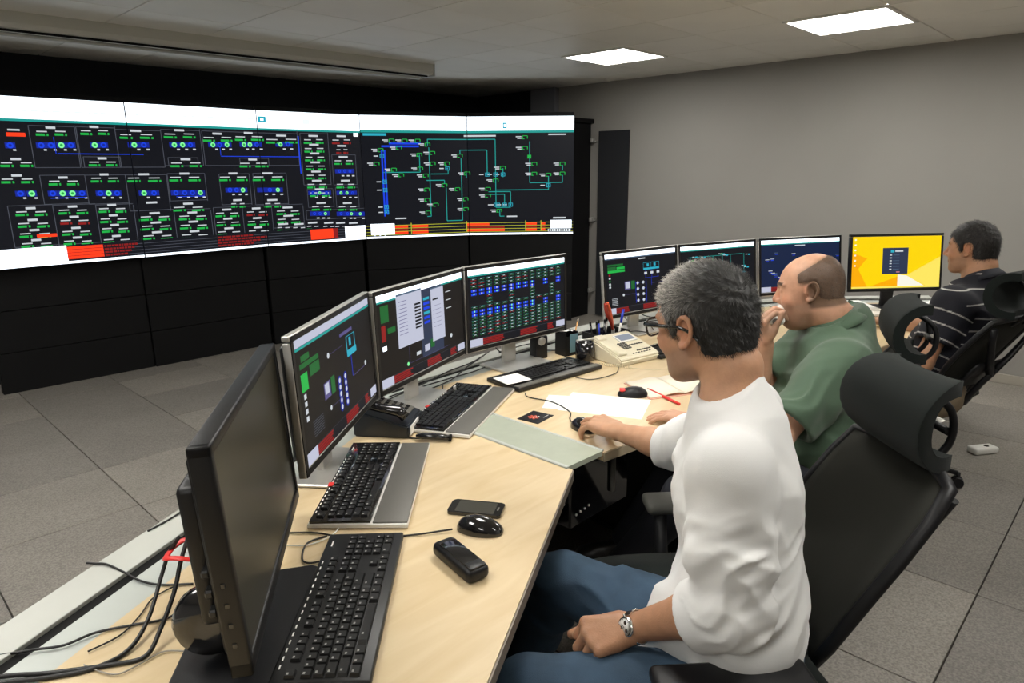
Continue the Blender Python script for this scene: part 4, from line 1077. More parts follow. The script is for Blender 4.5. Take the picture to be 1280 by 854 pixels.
def man_white():
    O = V3(1.24, .62, 0); t = person_thing('man in a white rolled-sleeve shirt and blue jeans seated nearest the camera', O)
    H = Head((1.292, .680, 1.240), rad(82), rad(-12), rad(3), 1.05)
    F_ = unit(V3(-.38, .92, 0)); Rt = V3(F_[1], -F_[0], 0)
    nb = V3(1.272, .600, 1.085); shL = V3(1.105, .515, 1.025); shR = V3(1.425, .635, 1.025)
    elL = V3(1.045, .470, .785); wrL = V3(1.035, .662, .655); elR = V3(1.565, .890, .815); wrR = V3(1.600, 1.110, .797)
    pel = V3(1.205, .515, .535); 
    F = Field((.80, .25, .50), (1.80, 1.42, 1.44), .0042)
    build_head(F, H)
    F.chain([H.w(0, -.030, -.045), H.w(0, -.050, -.085), nb+V3(0, 0, .0), nb-V3(0, 0, .08)], [.054, .053, .060, .085], .03)
    F.cap(nb+V3(.01, -.01, -.10), pel+V3(0, 0, .25), .09, .10, .04)
    F.cap(nb-V3(0, 0, .045), shL, .055, .045, .04); F.cap(nb-V3(0, 0, .045), shR, .055, .045, .04)
    F.chain([shL, elL], [.046, .041], .02); F.chain([elL, elL*.6+wrL*.4+V3(0, 0, .004), wrL], [.043, .042, .0275], .015)
    F.chain([shR, elR], [.045, .040], .02); F.chain([elR, elR*.6+wrR*.4, wrR], [.040, .039, .026], .015)
    hand(F, wrR, V3(.17, .92, -.02), V3(.10, 0, -1), -1, ((.30, .30, .25), (.30, .35, .3), (.45, .5, .4), (.55, .6, .45)), sc=1.10, thumb=(.55, .9, -.35), tcurl=.2)
    hand(F, wrL, V3(-.78, .56, -.12), V3(.28, .25, -.9), -1, ((1.15, 1.2, .8), (1.15, 1.25, .8), (1.2, 1.25, .8), (1.25, 1.2, .8)), sc=1.06, spread=.03, thumb=(.25, .85, -.5), tcurl=.55)
    me, P, Q = F.mesh('body')
    tn = skin_tones(P, H, (.50, .275, .165), .42, (.13, .10, .09))
    dl = np.linalg.norm(P-wrL, axis=1); m = smooth01((.30-dl)/.1)[:, None]*.30; tn = tn*(1-m)+np.array((.34, .15, .075))*m
    put(me, 'body', t, 'skin', colors=tn, origin=O)
    eyes(H, t, O)
    # hair
    def zl(x, y, z):
        line = np.where(y > .052, .052+(y-.052)*.5, np.where(y > .018, -.004+(y-.018)*1.55*1.0, np.where(y > -.028, .030+.0*y, -.082+(y+.028)*.15)))
        d1 = (line-z)*.8
        side = np.where((y > .012) & (y < .034), (-.006-z)*.8, d1)    # sideburn
        return np.maximum(np.minimum(d1, side), (y-.094)*.7)
    me, P, Q = hair_cap(H, 'hair', t, O, (.009, .011, .012), zl, .004, .0015)
    def tone(L_, R_):
        x, y, z = L_.T; g = np.clip(-.0+.42*smooth01((z+.01)/.10)*smooth01((y+.07)/.12)+.10*smooth01((y-.0)/.05), 0, 1)
        v = g*(.35+1.3*R_.rand(len(x))**1.3)+.012
        return np.stack([v, v*.94, v*.85], 1)
    c_ = tone(H.loc(P), np.random.RandomState(0))*.0+.035+0*P
    x_, y_, z_ = H.loc(P).T; gg = (.020+.075*smooth01((z_+.01)/.1)*smooth01((y_+.07)/.12))[:, None]
    hb = put(me, 'hair', t, 'hair_tone', colors=gg*np.array([[1, .93, .84]]), origin=O)
    def flow(L_):
        x, y, z = L_.T; up = smooth01((z-.03)/.05); return np.stack([x*2, (.9*up-.35*(1-up)*(y < .03)), .45*up*(y > .02)-(1-up)*.9], 1)
    tufts(P, Q, H, 15000, .013, .00042, flow, tone, 4, 'hair_strand', hb, O)['kind'] = 'stuff'
    # shirt: sleeves first, then cut the cuffs open, then the body of the shirt
    S = Field((.86, .18, .46), (1.72, 1.05, 1.20), .0046)
    ch = nb+V3(-.02, -.035, -.16)
    S.chain([shL, shL*.45+elL*.55, elL+V3(.005, -.005, 0)], [.077, .073, .066], .03)
    e2 = elL*.70+wrL*.30; S.cap(elL, e2, .064, .058, .02)
    S.chain([shR, elR*.75+shR*.25], [.074, .064], .03); s2 = elR*.82+wrR*.18; S.cap(elR*.75+shR*.25, s2, .064, .060, .02)
    folds(S, elL+V3(0, .0, .05), .16, (.15, .7, 1), .034, .0085, .5, 1.0, 3.0); folds(S, shL*.45+elL*.55, .19, (.35, .5, .8), .050, .0080, .5, 12.2, 3.5); folds(S, shL+V3(0, 0, -.02), .13, (.8, .3, -.4), .045, .0050, .5, 17.1)
    folds(S, elR+V3(0, -.05, .02), .16, (.2, 1, .4), .045, .0060, .6, 5.0)
    for a_, b_, rr_ in ((elL*.86+wrL*.14, elL*.64+wrL*.36, .0695), (elR*.99+wrR*.01, elR*.80+wrR*.20, .062)): S.cap(a_, b_, rr_, rr_-.002, .0025)
    for p0, p1, r0 in ((elL*.78+wrL*.22, elL*.30+wrL*.70, .049), (elR*.88+wrR*.12, elR*.6+wrR*.4, .046)): S.cap(p0, p1, r0, r0+.006, .006, 's')
    def cut(S, p, d, r):
        S.apply(p-r, p+r, lambda X, Y, Z: np.where((X-p[0])**2+(Y-p[1])**2+(Z-p[2])**2 < (r*.96)**2, ((X-f32(p[0]))*f32(d[0])+(Y-f32(p[1]))*f32(d[1])+(Z-f32(p[2]))*f32(d[2])), -1.0).astype(f32), 'i', .005)
    cut(S, elL*.665+wrL*.335, unit(wrL-elL), .11); cut(S, elR*.80+wrR*.20, unit(wrR-elR), .11)
    B = Field.__new__(Field); B.lo, B.h, B.n, B.ax = S.lo, S.h, S.n, S.ax; B.V = np.full(S.n, .2, f32)
    fl = (F_, 1.34)
    B.chain([pel+V3(0, -.0, -.05), pel+V3(.005, .0, .15), ch, nb+V3(0, -.02, -.085)], [.160, .150, .160, .115], .05, flat=fl)
    B.ell(pel+F_*.08+V3(0, 0, .11), (.115, .10, .11), None, .06)          # belly
    B.cap(nb-V3(0, 0, .045), nb-V3(0, 0, .10), .062, .11, .03)
    B.cap(nb-V3(0, .01, .070), shL, .064, .072, .05); B.cap(nb-V3(0, .01, .075), shR, .062, .068, .05)
    hem = pel+F_*.15+V3(-.02, 0, .0)
    B.ell(hem, (.10, .06, .055), np.stack([Rt, F_, V3(0, 0, 1)], 1), .04)
    folds(B, pel+V3(.06, -.07, .10), .27, (-.30, -.2, 1), .045, .0120, .6, 3.0); folds(B, ch+V3(0, .05, 0), .22, (.9, .2, .5), .06, .0095, .7, 4.1)
    folds(B, pel+F_*.12+V3(0, 0, .08), .20, (.5, .2, 1), .048, .0110, .6, 6.0); folds(B, shL+V3(.03, -.02, -.10), .15, (.2, -.5, 1), .05, .0110, .7, 7.3)
    B.apply(V3(.8, .1, .40), V3(1.8, 1.1, .52), lambda X, Y, Z: (f32(.500)-Z+.012*np.sin(X*25)+0*Y).astype(f32), 'i', .006)
    kk = .028; hh = np.clip(.5+.5*(B.V-S.V)/kk, 0, 1); S.V = (B.V+(S.V-B.V)*hh-kk*hh*(1-hh)).astype(f32)
    nk = V3(1.290, .630, 1.175); ax = unit(nk-nb)
    S.cap(nb-ax*.03, nb+ax*.055, .100, .070, .03)
    S.cap(nb-ax*.02, nk+ax*.08, .0625, .0625, .004, 's')
    cut(S, V3(1.282, .625, 1.137), unit(V3(-.42, .32, .95)), .13)
    me, P, Q = S.mesh('shirt'); sh = put(me, 'shirt', t, 'linen_white', origin=O)
    # jeans
    J = Field((.62, .15, .0), (1.62, 1.35, .80), .006)
    hpL, hpR = pel+V3(-.09, -.01, -.02), pel+V3(.09, .03, -.02); knL, knR = V3(.845, .775, .545), V3(1.185, .975, .545)
    anL, anR = V3(.90, .98, .10), V3(1.24, 1.20, .10)
    J.cap(hpL, hpR, .125, .125, .04); J.chain([hpL, hpL*.5+knL*.5, knL], [.110, .092, .074], .03); J.chain([hpR, hpR*.5+knR*.5, knR], [.110, .092, .074], .03)
    J.chain([knL, knL*.5+anL*.5, anL], [.073, .062, .055], .02); J.chain([knR, knR*.5+anR*.5, anR], [.073, .062, .055], .02)
    folds(J, knR, .22, (.5, -.2, .6), .045, .0100, .5, 1.0); folds(J, hpR*.5+knR*.5, .2, (1, -.3, .3), .050, .0100, .5, 2.0); folds(J, knL, .2, (.6, .5, .5), .05, .008, .5, 3.0); folds(J, hpR, .2, (.4, 1, .2), .045, .005, .5, 4.0)
    me, P, Q = J.mesh('jeans'); put(me, 'jeans', t, 'denim', origin=O)
    for an, kn in ((anL, knL), (anR, knR)):
        Sx = Field(an+V3(-.16, -.14, -.11), an+V3(.16, .26, .06), .006); d = V3(.05, 1, 0); an0 = an+V3(0, 0, -.055)
        Sx.cap(an0-V3(0, .02, 0), an0+d*.12, .042, .040, .02, flat=(V3(0, 0, 1), 1.15)); Sx.cap(an0+V3(0, 0, .04), an0, .045, .04, .02); Sx.ell(an0+d*.16, (.045, .05, .03), None, .02)
        lo = an+V3(-.16, -.14, -.11); Sx.apply(lo, an+V3(.16, .26, .06), lambda X, Y, Z: (f32(.004)-Z+0*X+0*Y).astype(f32), 'i', .004)
        me, P, Q = Sx.mesh('shoe'); put(me, 'shoe', t, 'leather_black', origin=O)
    # spectacles
    g = thing('spectacles', 'black-rimmed spectacles worn by the man in the white shirt', 'glasses', tuple(H.c))
    lw = lambda x, y, z: tuple(H.w(x, y, z)-H.c)
    for sx in (-1, 1):
        pts = []
        for a in np.linspace(0, 2*PI, 20, endpoint=False):
            ca, sa = math.cos(a), math.sin(a); pts.append(lw(sx*(.034+.0265*abs(ca)**.7*np.sign(ca)), .108-.006*abs(ca), .010+.0185*abs(sa)**.8*np.sign(sa)))
        MB().tube(pts, .0024, n=6, closed=True).build('rim', g, m='black_gloss')
        b = MB(); f = b.bm.faces.new([b.bm.verts.new(p) for p in pts]); b.build('lens', g, m=mat('lens', (.95, .97, 1), rough=.02, alpha=.12, spec=.6))
        b = MB(); b.tube([lw(sx*.061, .104, .020), lw(sx*.074, .088, .021), lw(sx*.081, .04, .017), lw(sx*.084, .0, .014), lw(sx*.083, -.022, .004), lw(sx*.079, -.040, -.014)], [.0036, .0036, .003, .0026, .0026, .003], n=6, flat=1.5); b.build('temple', g, m='black_gloss')
    MB().tube([lw(-.009, .112, .016), lw(0, .116, .019), lw(.009, .112, .016)], .0024, n=6).build('bridge', g, m='black_gloss')
    # steel wristwatch
    d = unit(wrL-elL); c = wrL-d*.006; up = unit(V3(-.62, -.42, .66)); up = unit(up-np.dot(up, d)*d); sd = np.cross(d, up)
    wt = thing('wristwatch', 'silver chronograph wristwatch with a pale dial on the left wrist of the white-shirted man', 'watch', tuple(c))
    Rm = Matrix(np.stack([sd, d, up], 1).tolist())
    mm = lambda x, y, z: tuple(Rm @ Vector((x, y, z)))
    Rw = .0325
    for k in range(18):
        a = PI/2+PI*2*(k+.5)/18
        if abs(((a-PI/2+PI) % (2*PI))-PI) < .55: continue
        R_ = Rm @ ry_m(PI/2-a)
        MB().box((Rm @ Vector((math.cos(a)*Rw, 0, math.sin(a)*Rw*.92))), (.0105, .018, .0035), R=R_, bevel=.001, seg=1).build('band_link', wt, m='chrome')
    cz = Rw*.92
    MB().lathe([(.0155, -.004), (.020, -.003), (.0205, .003), (.0185, .0062), (.0172, .0064)], mm(0, 0, cz), n=30, R=Rm).build('case', wt, m='chrome')
    dial = MB().lathe([(.0163, .0066), (.0001, .0068)], mm(0, 0, cz), n=30, R=Rm).build('dial', wt, m='white_plastic')
    b = MB()
    for a in (90, 210, 330): b.lathe([(.0038, .0072), (.0001, .0074)], mm(.0085*math.cos(rad(a)), .0085*math.sin(rad(a)), cz), n=14, R=Rm)
    b.build('subdial', dial, m='black_gloss')
    b = MB()
    for k in range(12):
        a = 2*PI*k/12; b.box(mm(.0145*math.cos(a), .0145*math.sin(a), cz+.0074), (.0022, .0007, .0004), R=Rm @ rz_m(a))
    b.box(mm(.003, .002, cz+.0082), (.009, .0009, .0004), R=Rm @ rz_m(.6)); b.box(mm(-.001, .005, cz+.0082), (.0009, .011, .0004), R=Rm)
    b.build('hand_marks', dial, m='black_matte')
    MB().cyl(mm(.020, 0, cz+.002), mm(.0245, 0, cz+.002), .0025, n=10).build('crown', wt, m='chrome')
mat('linen_white', (.76, .76, .75), rough=.85, bump=.18, bscale=900, sheen=.1)
mat('denim', (.042, .082, .135), rough=.85, bump=.4, bscale=700, vary=.35, vscale=9)
mat('leather_black', (.012, .011, .010), rough=.4)
man_white()
mat('cotton_green', (.062, .110, .066), rough=.8, bump=.4, bscale=500, vary=.08, vscale=6, sheen=.2)
mat('trousers_dark', (.012, .013, .020), rough=.85, bump=.3, bscale=600)
mat('trousers_khaki', (.22, .17, .11), rough=.85)
def stripe_material():
    m = bpy.data.materials.new('polo_stripes'); m.use_nodes = True; nt = m.node_tree; b = nt.nodes['Principled BSDF']
    an = nt.nodes.new('ShaderNodeAttribute'); an.attribute_name = 'stripe'
    cr = nt.nodes.new('ShaderNodeValToRGB'); e = cr.color_ramp.elements; cr.color_ramp.interpolation = 'LINEAR'
    e[0].position = .0; e[0].color = (.006, .006, .012, 1); e[1].position = 1; e[1].color = (.62, .60, .56, 1)
    nt.links.new(an.outputs['Fac'], cr.inputs['Fac']); nt.links.new(cr.outputs['Color'], b.inputs['Base Color']); b.inputs['Roughness'].default_value = .85
    M['polo'] = m
stripe_material()
def simple_trousers(t, O, m, pel, hpL, hpR, knL, knR, anL, anR):
    pts = np.array([pel, hpL, hpR, knL, knR, anL, anR]); J = Field(pts.min(0)-.16, pts.max(0)+.16, .008)
    J.cap(hpL, hpR, .12, .12, .04); J.chain([hpL, hpL*.5+knL*.5, knL], [.105, .088, .072], .03); J.chain([hpR, hpR*.5+knR*.5, knR], [.105, .088, .072], .03)
    J.chain([knL, anL], [.07, .052], .02); J.chain([knR, anR], [.07, .052], .02); folds(J, knL, .2, (.6, .5, .5), .05, .004); folds(J, knR, .2, (.5, .5, .5), .05, .004)
    me, P, Q = J.mesh('trousers'); put(me, 'trousers', t, m, origin=O)
    for an, kn in ((anL, knL), (anR, knR)):
        d = kn-anL; d = unit(V3(*(unit(knL+knR-hpL-hpR)[:2]), 0)); Sx = Field(an+V3(-.24, -.24, -.11), an+V3(.24, .26, .06), .008); an0 = an+V3(0, 0, -.055)
        Sx.cap(an0-d*.02, an0+d*.12, .042, .040, .02); Sx.cap(an0+V3(0, 0, .04), an0, .045, .04, .02); Sx.ell(an0+d*.16, (.045, .045, .03), None, .02)
        Sx.apply(an+V3(-.24, -.24, -.11), an+V3(.24, .26, .06), lambda X, Y, Z: (f32(.004)-Z+0*X+0*Y).astype(f32), 'i', .004)
        me, P, Q = Sx.mesh('shoe'); put(me, 'shoe', t, 'leather_black', origin=O)
def collar(sh, O, nb, ax, fwd, r, m, w_=.036):
    u = unit(fwd-np.dot(fwd, ax)*ax); v = np.cross(ax, u); rows = []
    for hh, rr_ in ((-.012, r+.022), (.006, r+.014), (.026, r+.004), (.030, r-.004), (.010, r-.006)):
        rows.append([tuple(nb+ax*(hh-.028*(max(0, math.cos(a))**2)*1.0)+(u*math.cos(a)+v*math.sin(a))*(rr_+(.016 if hh < 0 else .006)*max(0, math.cos(a))**3)-O) for a in np.linspace(.28, 2*PI-.28, 40)])
    MB().grid(rows, .002).build('collar', sh, m=m)

def neckline(S, nb, nk, r_neck, lift, F_):
    ax = unit(nk-nb)
    S.cap(nb-ax*.03, nb+ax*(lift+.02), .108, r_neck+.012, .03); S.cap(nb-ax*.02, nb+ax*.20, r_neck, r_neck+.003, .004, 's')
    p = nb+ax*lift; n_ = unit(V3(-F_[0]*-.35, F_[1]*.45, .95)) if False else unit(F_*.42+V3(0, 0, .95)); r = .14
    S.apply(p-r, p+r, lambda X, Y, Z: np.where((X-p[0])**2+(Y-p[1])**2+(Z-p[2])**2 < (r*.96)**2, ((X-f32(p[0]))*f32(n_[0])+(Y-f32(p[1]))*f32(n_[1])+(Z-f32(p[2]))*f32(n_[2])), -1.0).astype(f32), 'i', .005)
def flap_collar(sh, O, nb, nk, F_, r, lift, m):
    """folded shirt collar lying round the neck opening"""
    ax = unit(nk-nb); n_ = unit(F_*.42+V3(0, 0, .95)); u = unit(F_-np.dot(F_, n_)*n_); v = np.cross(n_, u); p = nb+ax*lift; rows = []
    for dz, dr in ((-.034, .034), (-.018, .024), (.002, .010), (.008, .002), (-.006, -.002)):
        rows.append([tuple(p+n_*(dz-.016*max(0, math.cos(a))**4*(dr > .01))+(u*math.cos(a)+v*math.sin(a))*(r+dr)-O) for a in np.linspace(.22, 2*PI-.22, 44)])
    MB().grid(rows, .002).build('collar', sh, m=m)
def man_green():
    O = V3(2.28, .82, 0); t = person_thing('balding man in a green short-sleeved shirt holding a handset to his mouth', O)
    H = Head((2.300, .838, 1.170), rad(106), rad(-10), rad(0), 1.0)
    F_ = unit(V3(-.38, .92, 0))
    nb = V3(2.372, .770, 1.055); shL = V3(2.195, .690, .955); shR = V3(2.465, .865, .965)
    elL = V3(1.975, .775, .765); wrL = V3(1.90, 1.02, .770); elR = V3(2.200, .975, .800); wrR = V3(2.190, .935, .985)
    pel = V3(2.31, .76, .55)
    F = Field((1.80, .42, .55), (2.72, 1.30, 1.34), .0048)
    build_head(F, H, heavy=.007, nose=.97)
    F.chain([H.w(0, -.030, -.045), H.w(0, -.045, -.080), nb, nb-V3(0, 0, .08)], [.058, .058, .066, .09], .03)
    F.cap(nb-V3(0, 0, .1), pel+V3(0, 0, .22), .10, .11, .04); F.cap(nb-V3(0, 0, .045), shL, .055, .045, .04); F.cap(nb-V3(0, 0, .045), shR, .055, .045, .04)
    F.chain([shL, elL, elL*.6+wrL*.4, wrL], [.05, .045, .044, .028], .02); F.chain([shR, elR, elR*.6+wrR*.4, wrR], [.05, .048, .050, .033], .02)
    hand(F, wrL, V3(-.1, 1, -.05), V3(0, 0, -1), -1, (.2, .3, .3), sc=1.0)
    hand(F, wrR, V3(-.14, .06, 1), V3(.65, -.70, -.05), -1, ((.95, 1.05, .6), (.95, 1.1, .7), (1.0, 1.1, .7), (1.0, 1.1, .7)), sc=1.04, spread=.03, thumb=(.2, .9, -.55), tcurl=.35)
    me, P, Q = F.mesh('body')
    def sm(x, y, z):  # close-cropped sides and back
        side = smooth01((z-(-.060+.0*y))/.012)*smooth01((.010-y)/.014)
        side = np.maximum(side, smooth01((z-.02)/.012)*smooth01((.040-y)/.03)*smooth01((np.abs(x)-.045)/.012))
        top_ = smooth01((.118-z-.50*np.maximum(0, y+.050))/.03); return side*np.clip(top_, .0, 1)
    tn = skin_tones(P, H, (.56, .31, .20), .45, (.20, .125, .085), (.125, .075, .045), sm)
    put(me, 'body', t, 'skin', colors=tn, origin=O); eyes(H, t, O)
    # cropped hair as short strands
    def zl(x, y, z):
        l = np.where(y > .012, .030, np.where(y > -.026, .034, -.066)); top_ = z-(.108-.5*np.maximum(0, y+.055)); return np.maximum(np.maximum((l-z)*.8, top_*.7), (y-.034)*.7)
    me, P, Q = hair_cap(H, 'hair', t, O, (.003, .003, .004), zl, .005, .0006, 2.0)
    def tone(L_, R_): v = .030+.08*R_.rand(len(L_)); return np.stack([v*1.15, v*.78, v*.52], 1)
    hb = put(me, 'hair', t, 'hair_tone', colors=np.tile(np.array([[.125, .075, .048]]), (len(P), 1)), origin=O)
    tufts(P, Q, H, 5000, .006, .0004, lambda L_: np.stack([L_[:, 0]*0, L_[:, 1]*0-.5, L_[:, 2]*0-1], 1), tone, 5, 'hair_strand', hb, O)['kind'] = 'stuff'
    S = Field((1.86, .36, .48), (2.78, 1.20, 1.16), .0062); ch = nb+V3(-.02, -.02, -.17)
    slL, slR = elL*.80+shL*.20, elR*.70+shR*.30
    S.chain([shL, slL], [.085, .082], .03); S.chain([shR, slR], [.082, .078], .03)
    folds(S, shL*.4+slL*.6, .16, (.3, .5, .6), .05, .012, .7, 1.5)
    for p, q in ((slL, elL), (slR, elR)):
        d = unit(q-p); S.cap(p+d*.01, p+d*.10, .064, .068, .006, 's')
        S.apply(p-.13, p+.13, (lambda p, d: lambda X, Y, Z: np.where((X-p[0])**2+(Y-p[1])**2+(Z-p[2])**2 < .125**2, ((X-f32(p[0]))*f32(d[0])+(Y-f32(p[1]))*f32(d[1])+(Z-f32(p[2]))*f32(d[2])), -1.0).astype(f32))(p+d*.012, d), 'i', .005)
    S.chain([pel+V3(0, 0, -.04), pel+V3(0, 0, .16), ch, nb-V3(0, .0, .10)], [.19, .185, .185, .13], .05, flat=(F_, 1.22)); S.ell(pel+F_*.12+V3(0, 0, .12), (.16, .14, .15), None, .06)
    S.cap(nb-V3(0, 0, .05), nb-V3(0, 0, .1), .068, .12, .03); S.cap(nb-V3(0, .01, .085), shL, .062, .075, .05); S.cap(nb-V3(0, .01, .085), shR, .062, .075, .05)
    folds(S, ch+V3(-.1, -.02, .0), .24, (.8, .3, .6), .07, .014, .8, 4.1); folds(S, pel+V3(-.02, -.03, .15), .27, (.3, .2, 1), .06, .015, .8, 8.0)
    nk = H.w(0, -.045, -.085); neckline(S, nb, nk, .066, .042, F_)
    me, P, Q = S.mesh('shirt'); sh = put(me, 'shirt', t, 'cotton_green', origin=O)
    flap_collar(sh, O, nb, nk, F_, .068, .044, 'cotton_green')
    simple_trousers(t, O, 'trousers_dark', pel, pel+V3(-.09, -.03, -.02), pel+V3(.08, .04, -.02), V3(1.78, .97, .56), V3(2.06, 1.13, .56), V3(1.86, 1.30, .10), V3(2.12, 1.42, .10))
    # handset
    p = thing('telephone_handset', 'white telephone handset held at the mouth of the balding man', 'handset', (2.200, .900, 1.084))
    d = unit(V3(.22, .06, .07)); 
    MB().tube([tuple(d*s) for s in (-.034, -.026, .0, .05, .10, .15, .175)], [.018, .026, .023, .017, .015, .019, .018], n=12, flat=.75).build('grip', p, m='white_plastic')
    MB().cyl(tuple(d*-.036), tuple(d*-.028), .012, n=14).build('mouthpiece', p, m='palm_grey')
man_green()

def man_polo():
    O = V3(3.74, .62, 0); t = person_thing('dark-haired man in a black polo with white stripes seated at the yellow screen', O)
    H = Head((3.818, .668, 1.185), rad(80), rad(-4), rad(0), .99)
    F_ = unit(V3(.25, .97, 0))
    nb = V3(3.800, .625, 1.040); shL = V3(3.61, .675, .950); shR = V3(3.96, .60, .950)
    elL = V3(3.50, .74, .680); wrL = V3(3.60, .95, .70); elR = V3(3.93, .80, .765); wrR = V3(3.90, 1.03, .775); pel = V3(3.70, .72, .54)
    F = Field((3.32, .35, .55), (4.15, 1.28, 1.35), .0055)
    build_head(F, H, heavy=0)
    F.chain([H.w(0, -.030, -.045), H.w(0, -.045, -.080), nb, nb-V3(0, 0, .08)], [.056, .056, .062, .085], .03)
    F.cap(nb-V3(0, 0, .1), pel+V3(0, 0, .22), .10, .10, .04); F.cap(nb-V3(0, 0, .045), shL, .055, .045, .04); F.cap(nb-V3(0, 0, .045), shR, .055, .045, .04)
    F.chain([shL, elL, elL*.6+wrL*.4, wrL], [.05, .044, .042, .027], .02); F.chain([shR, elR, elR*.6+wrR*.4, wrR], [.05, .043, .042, .027], .02)
    hand(F, wrL, V3(-.05, 1, .0), V3(.2, 0, -1), -1, (.4, .5, .4)); hand(F, wrR, V3(-.1, 1, -.08), V3(-.15, 0, -1), 1, (.3, .4, .3))
    me, P, Q = F.mesh('body'); tn = skin_tones(P, H, (.47, .25, .145), .35, (.15, .095, .07)); put(me, 'body', t, 'skin', colors=tn, origin=O); eyes(H, t, O)
    def zl(x, y, z):
        line = np.where(y > .062, .060, np.where(y > .020, .000+(y-.020)*1.4, np.where(y > -.026, .032, -.078)))
        d1 = (line-z)*.8; side = np.where((y > .012) & (y < .030), (-.004-z)*.8, d1); return np.maximum(np.minimum(d1, side), (y-.088)*.7)
    me, P, Q = hair_cap(H, 'hair', t, O, (.010, .008, .014), zl, .005, .0015, 3.0)
    def tone(L_, R_): v = .010+.035*R_.rand(len(L_))**2; return np.stack([v, v*.85, v*.75], 1)
    hb = put(me, 'hair', t, 'hair_tone', colors=np.tile(np.array([[.012, .010, .009]]), (len(P), 1)), origin=O)
    tufts(P, Q, H, 6000, .015, .0007, lambda L_: np.stack([L_[:, 0]*2, .3+0*L_[:, 1], -.7+0*L_[:, 2]], 1), tone, 6, 'hair_strand', hb, O)['kind'] = 'stuff'
    S = Field((3.36, .28, .48), (4.20, 1.02, 1.14), .0045); ch = nb+V3(-.02, -.02, -.17); slL, slR = elL*.60+shL*.40, elR*.65+shR*.35
    S.chain([shL, slL], [.082, .080], .03); S.chain([shR, slR], [.080, .078], .03)
    for p, q in ((slL, elL), (slR, elR)):
        d = unit(q-p); S.cap(p+d*.01, p+d*.10, .062, .066, .006, 's')
        S.apply(p-.13, p+.13, (lambda p, d: lambda X, Y, Z: np.where((X-p[0])**2+(Y-p[1])**2+(Z-p[2])**2 < .125**2, ((X-f32(p[0]))*f32(d[0])+(Y-f32(p[1]))*f32(d[1])+(Z-f32(p[2]))*f32(d[2])), -1.0).astype(f32))(p+d*.012, d), 'i', .005)
    S.chain([pel+V3(0, 0, -.04), pel+V3(0, 0, .16), ch, nb-V3(0, .0, .10)], [.165, .165, .175, .12], .05, flat=(F_, 1.3)); S.cap(nb-V3(0, 0, .05), nb-V3(0, 0, .1), .062, .12, .03)
    S.cap(nb-V3(0, .01, .085), shL, .060, .072, .05); S.cap(nb-V3(0, .01, .085), shR, .060, .072, .05); folds(S, ch+V3(-.1, -.02, 0), .24, (.8, .3, .6), .07, .006, .7, 4.1)
    nk = H.w(0, -.045, -.085); neckline(S, nb, nk, .062, .036, F_)
    me, P, Q = S.mesh('polo_shirt')
    # woven stripes: around the body at fixed heights, along the sleeve at fixed lengths
    aL = (P-shL) @ unit(slL-shL); dL = np.linalg.norm((P-shL)-aL[:, None]*unit(slL-shL), axis=1); onL = (aL > .0) & (dL < .105) & (P[:, 0]*(-.7)+P[:, 1]*.3 < 9)
    onL &= ((P-shL) @ unit(V3(-.9, -.1, -.3))) > -.02
    aR = (P-shR) @ unit(slR-shR); dR = np.linalg.norm((P-shR)-aR[:, None]*unit(slR-shR), axis=1); onR = (aR > .02) & (dR < .10)
    h = np.where(onL, aL, np.where(onR, aR, (1.01-P[:, 2])*1.0)); per = .062
    ph = np.abs(((h+.012)/per+.5) % 1-.5)*per; st_ = np.clip((.0030-ph)/.002, 0, 1)
    at = me.attributes.new('stripe', 'FLOAT', 'POINT'); at.data.foreach_set('value', st_.astype(f32))
    sh = put(me, 'polo_shirt', t, 'polo', origin=O)
    flap_collar(sh, O, nb, nk, F_, .064, .038, 'trousers_dark')
    simple_trousers(t, O, 'trousers_khaki', pel, pel+V3(-.09, -.03, -.02), pel+V3(.08, .04, -.02), V3(3.68, 1.12, .55), V3(3.92, 1.08, .55), V3(3.70, 1.30, .10), V3(3.98, 1.25, .10))
man_polo()
# ================================================================== THINGS ON THE DESK
KM = {}
mat('legend', (.35, .35, .33), rough=.6)
def key_mesh(w, d, h, m='key_black'):
    k = (round(w, 4), round(d, 4), h, m)
    if k not in KM:
        b = MB(); o = b.box((0, 0, h/2), (w, d, h)).build('tmp', m=m)
        for v in o.data.vertices:
            if v.co.z > h*.5: v.co.x *= .84; v.co.y = v.co.y*.82+.0004
        me = o.data; bm = bmesh.new(); bm.from_mesh(me); x0, y0, z0 = -w*.30, d*.10, h+.0003; lw_ = min(w*.28, .005)
        f = bm.faces.new([bm.verts.new(p) for p in ((x0, y0, z0), (x0+lw_, y0, z0), (x0+lw_, y0+d*.20, z0), (x0, y0+d*.20, z0))]); f.material_index = 1; bm.to_mesh(me); bm.free(); me.materials.append(M['legend']); me.name = 'key'; bpy.data.objects.remove(o); KM[k] = me
    return KM[k]
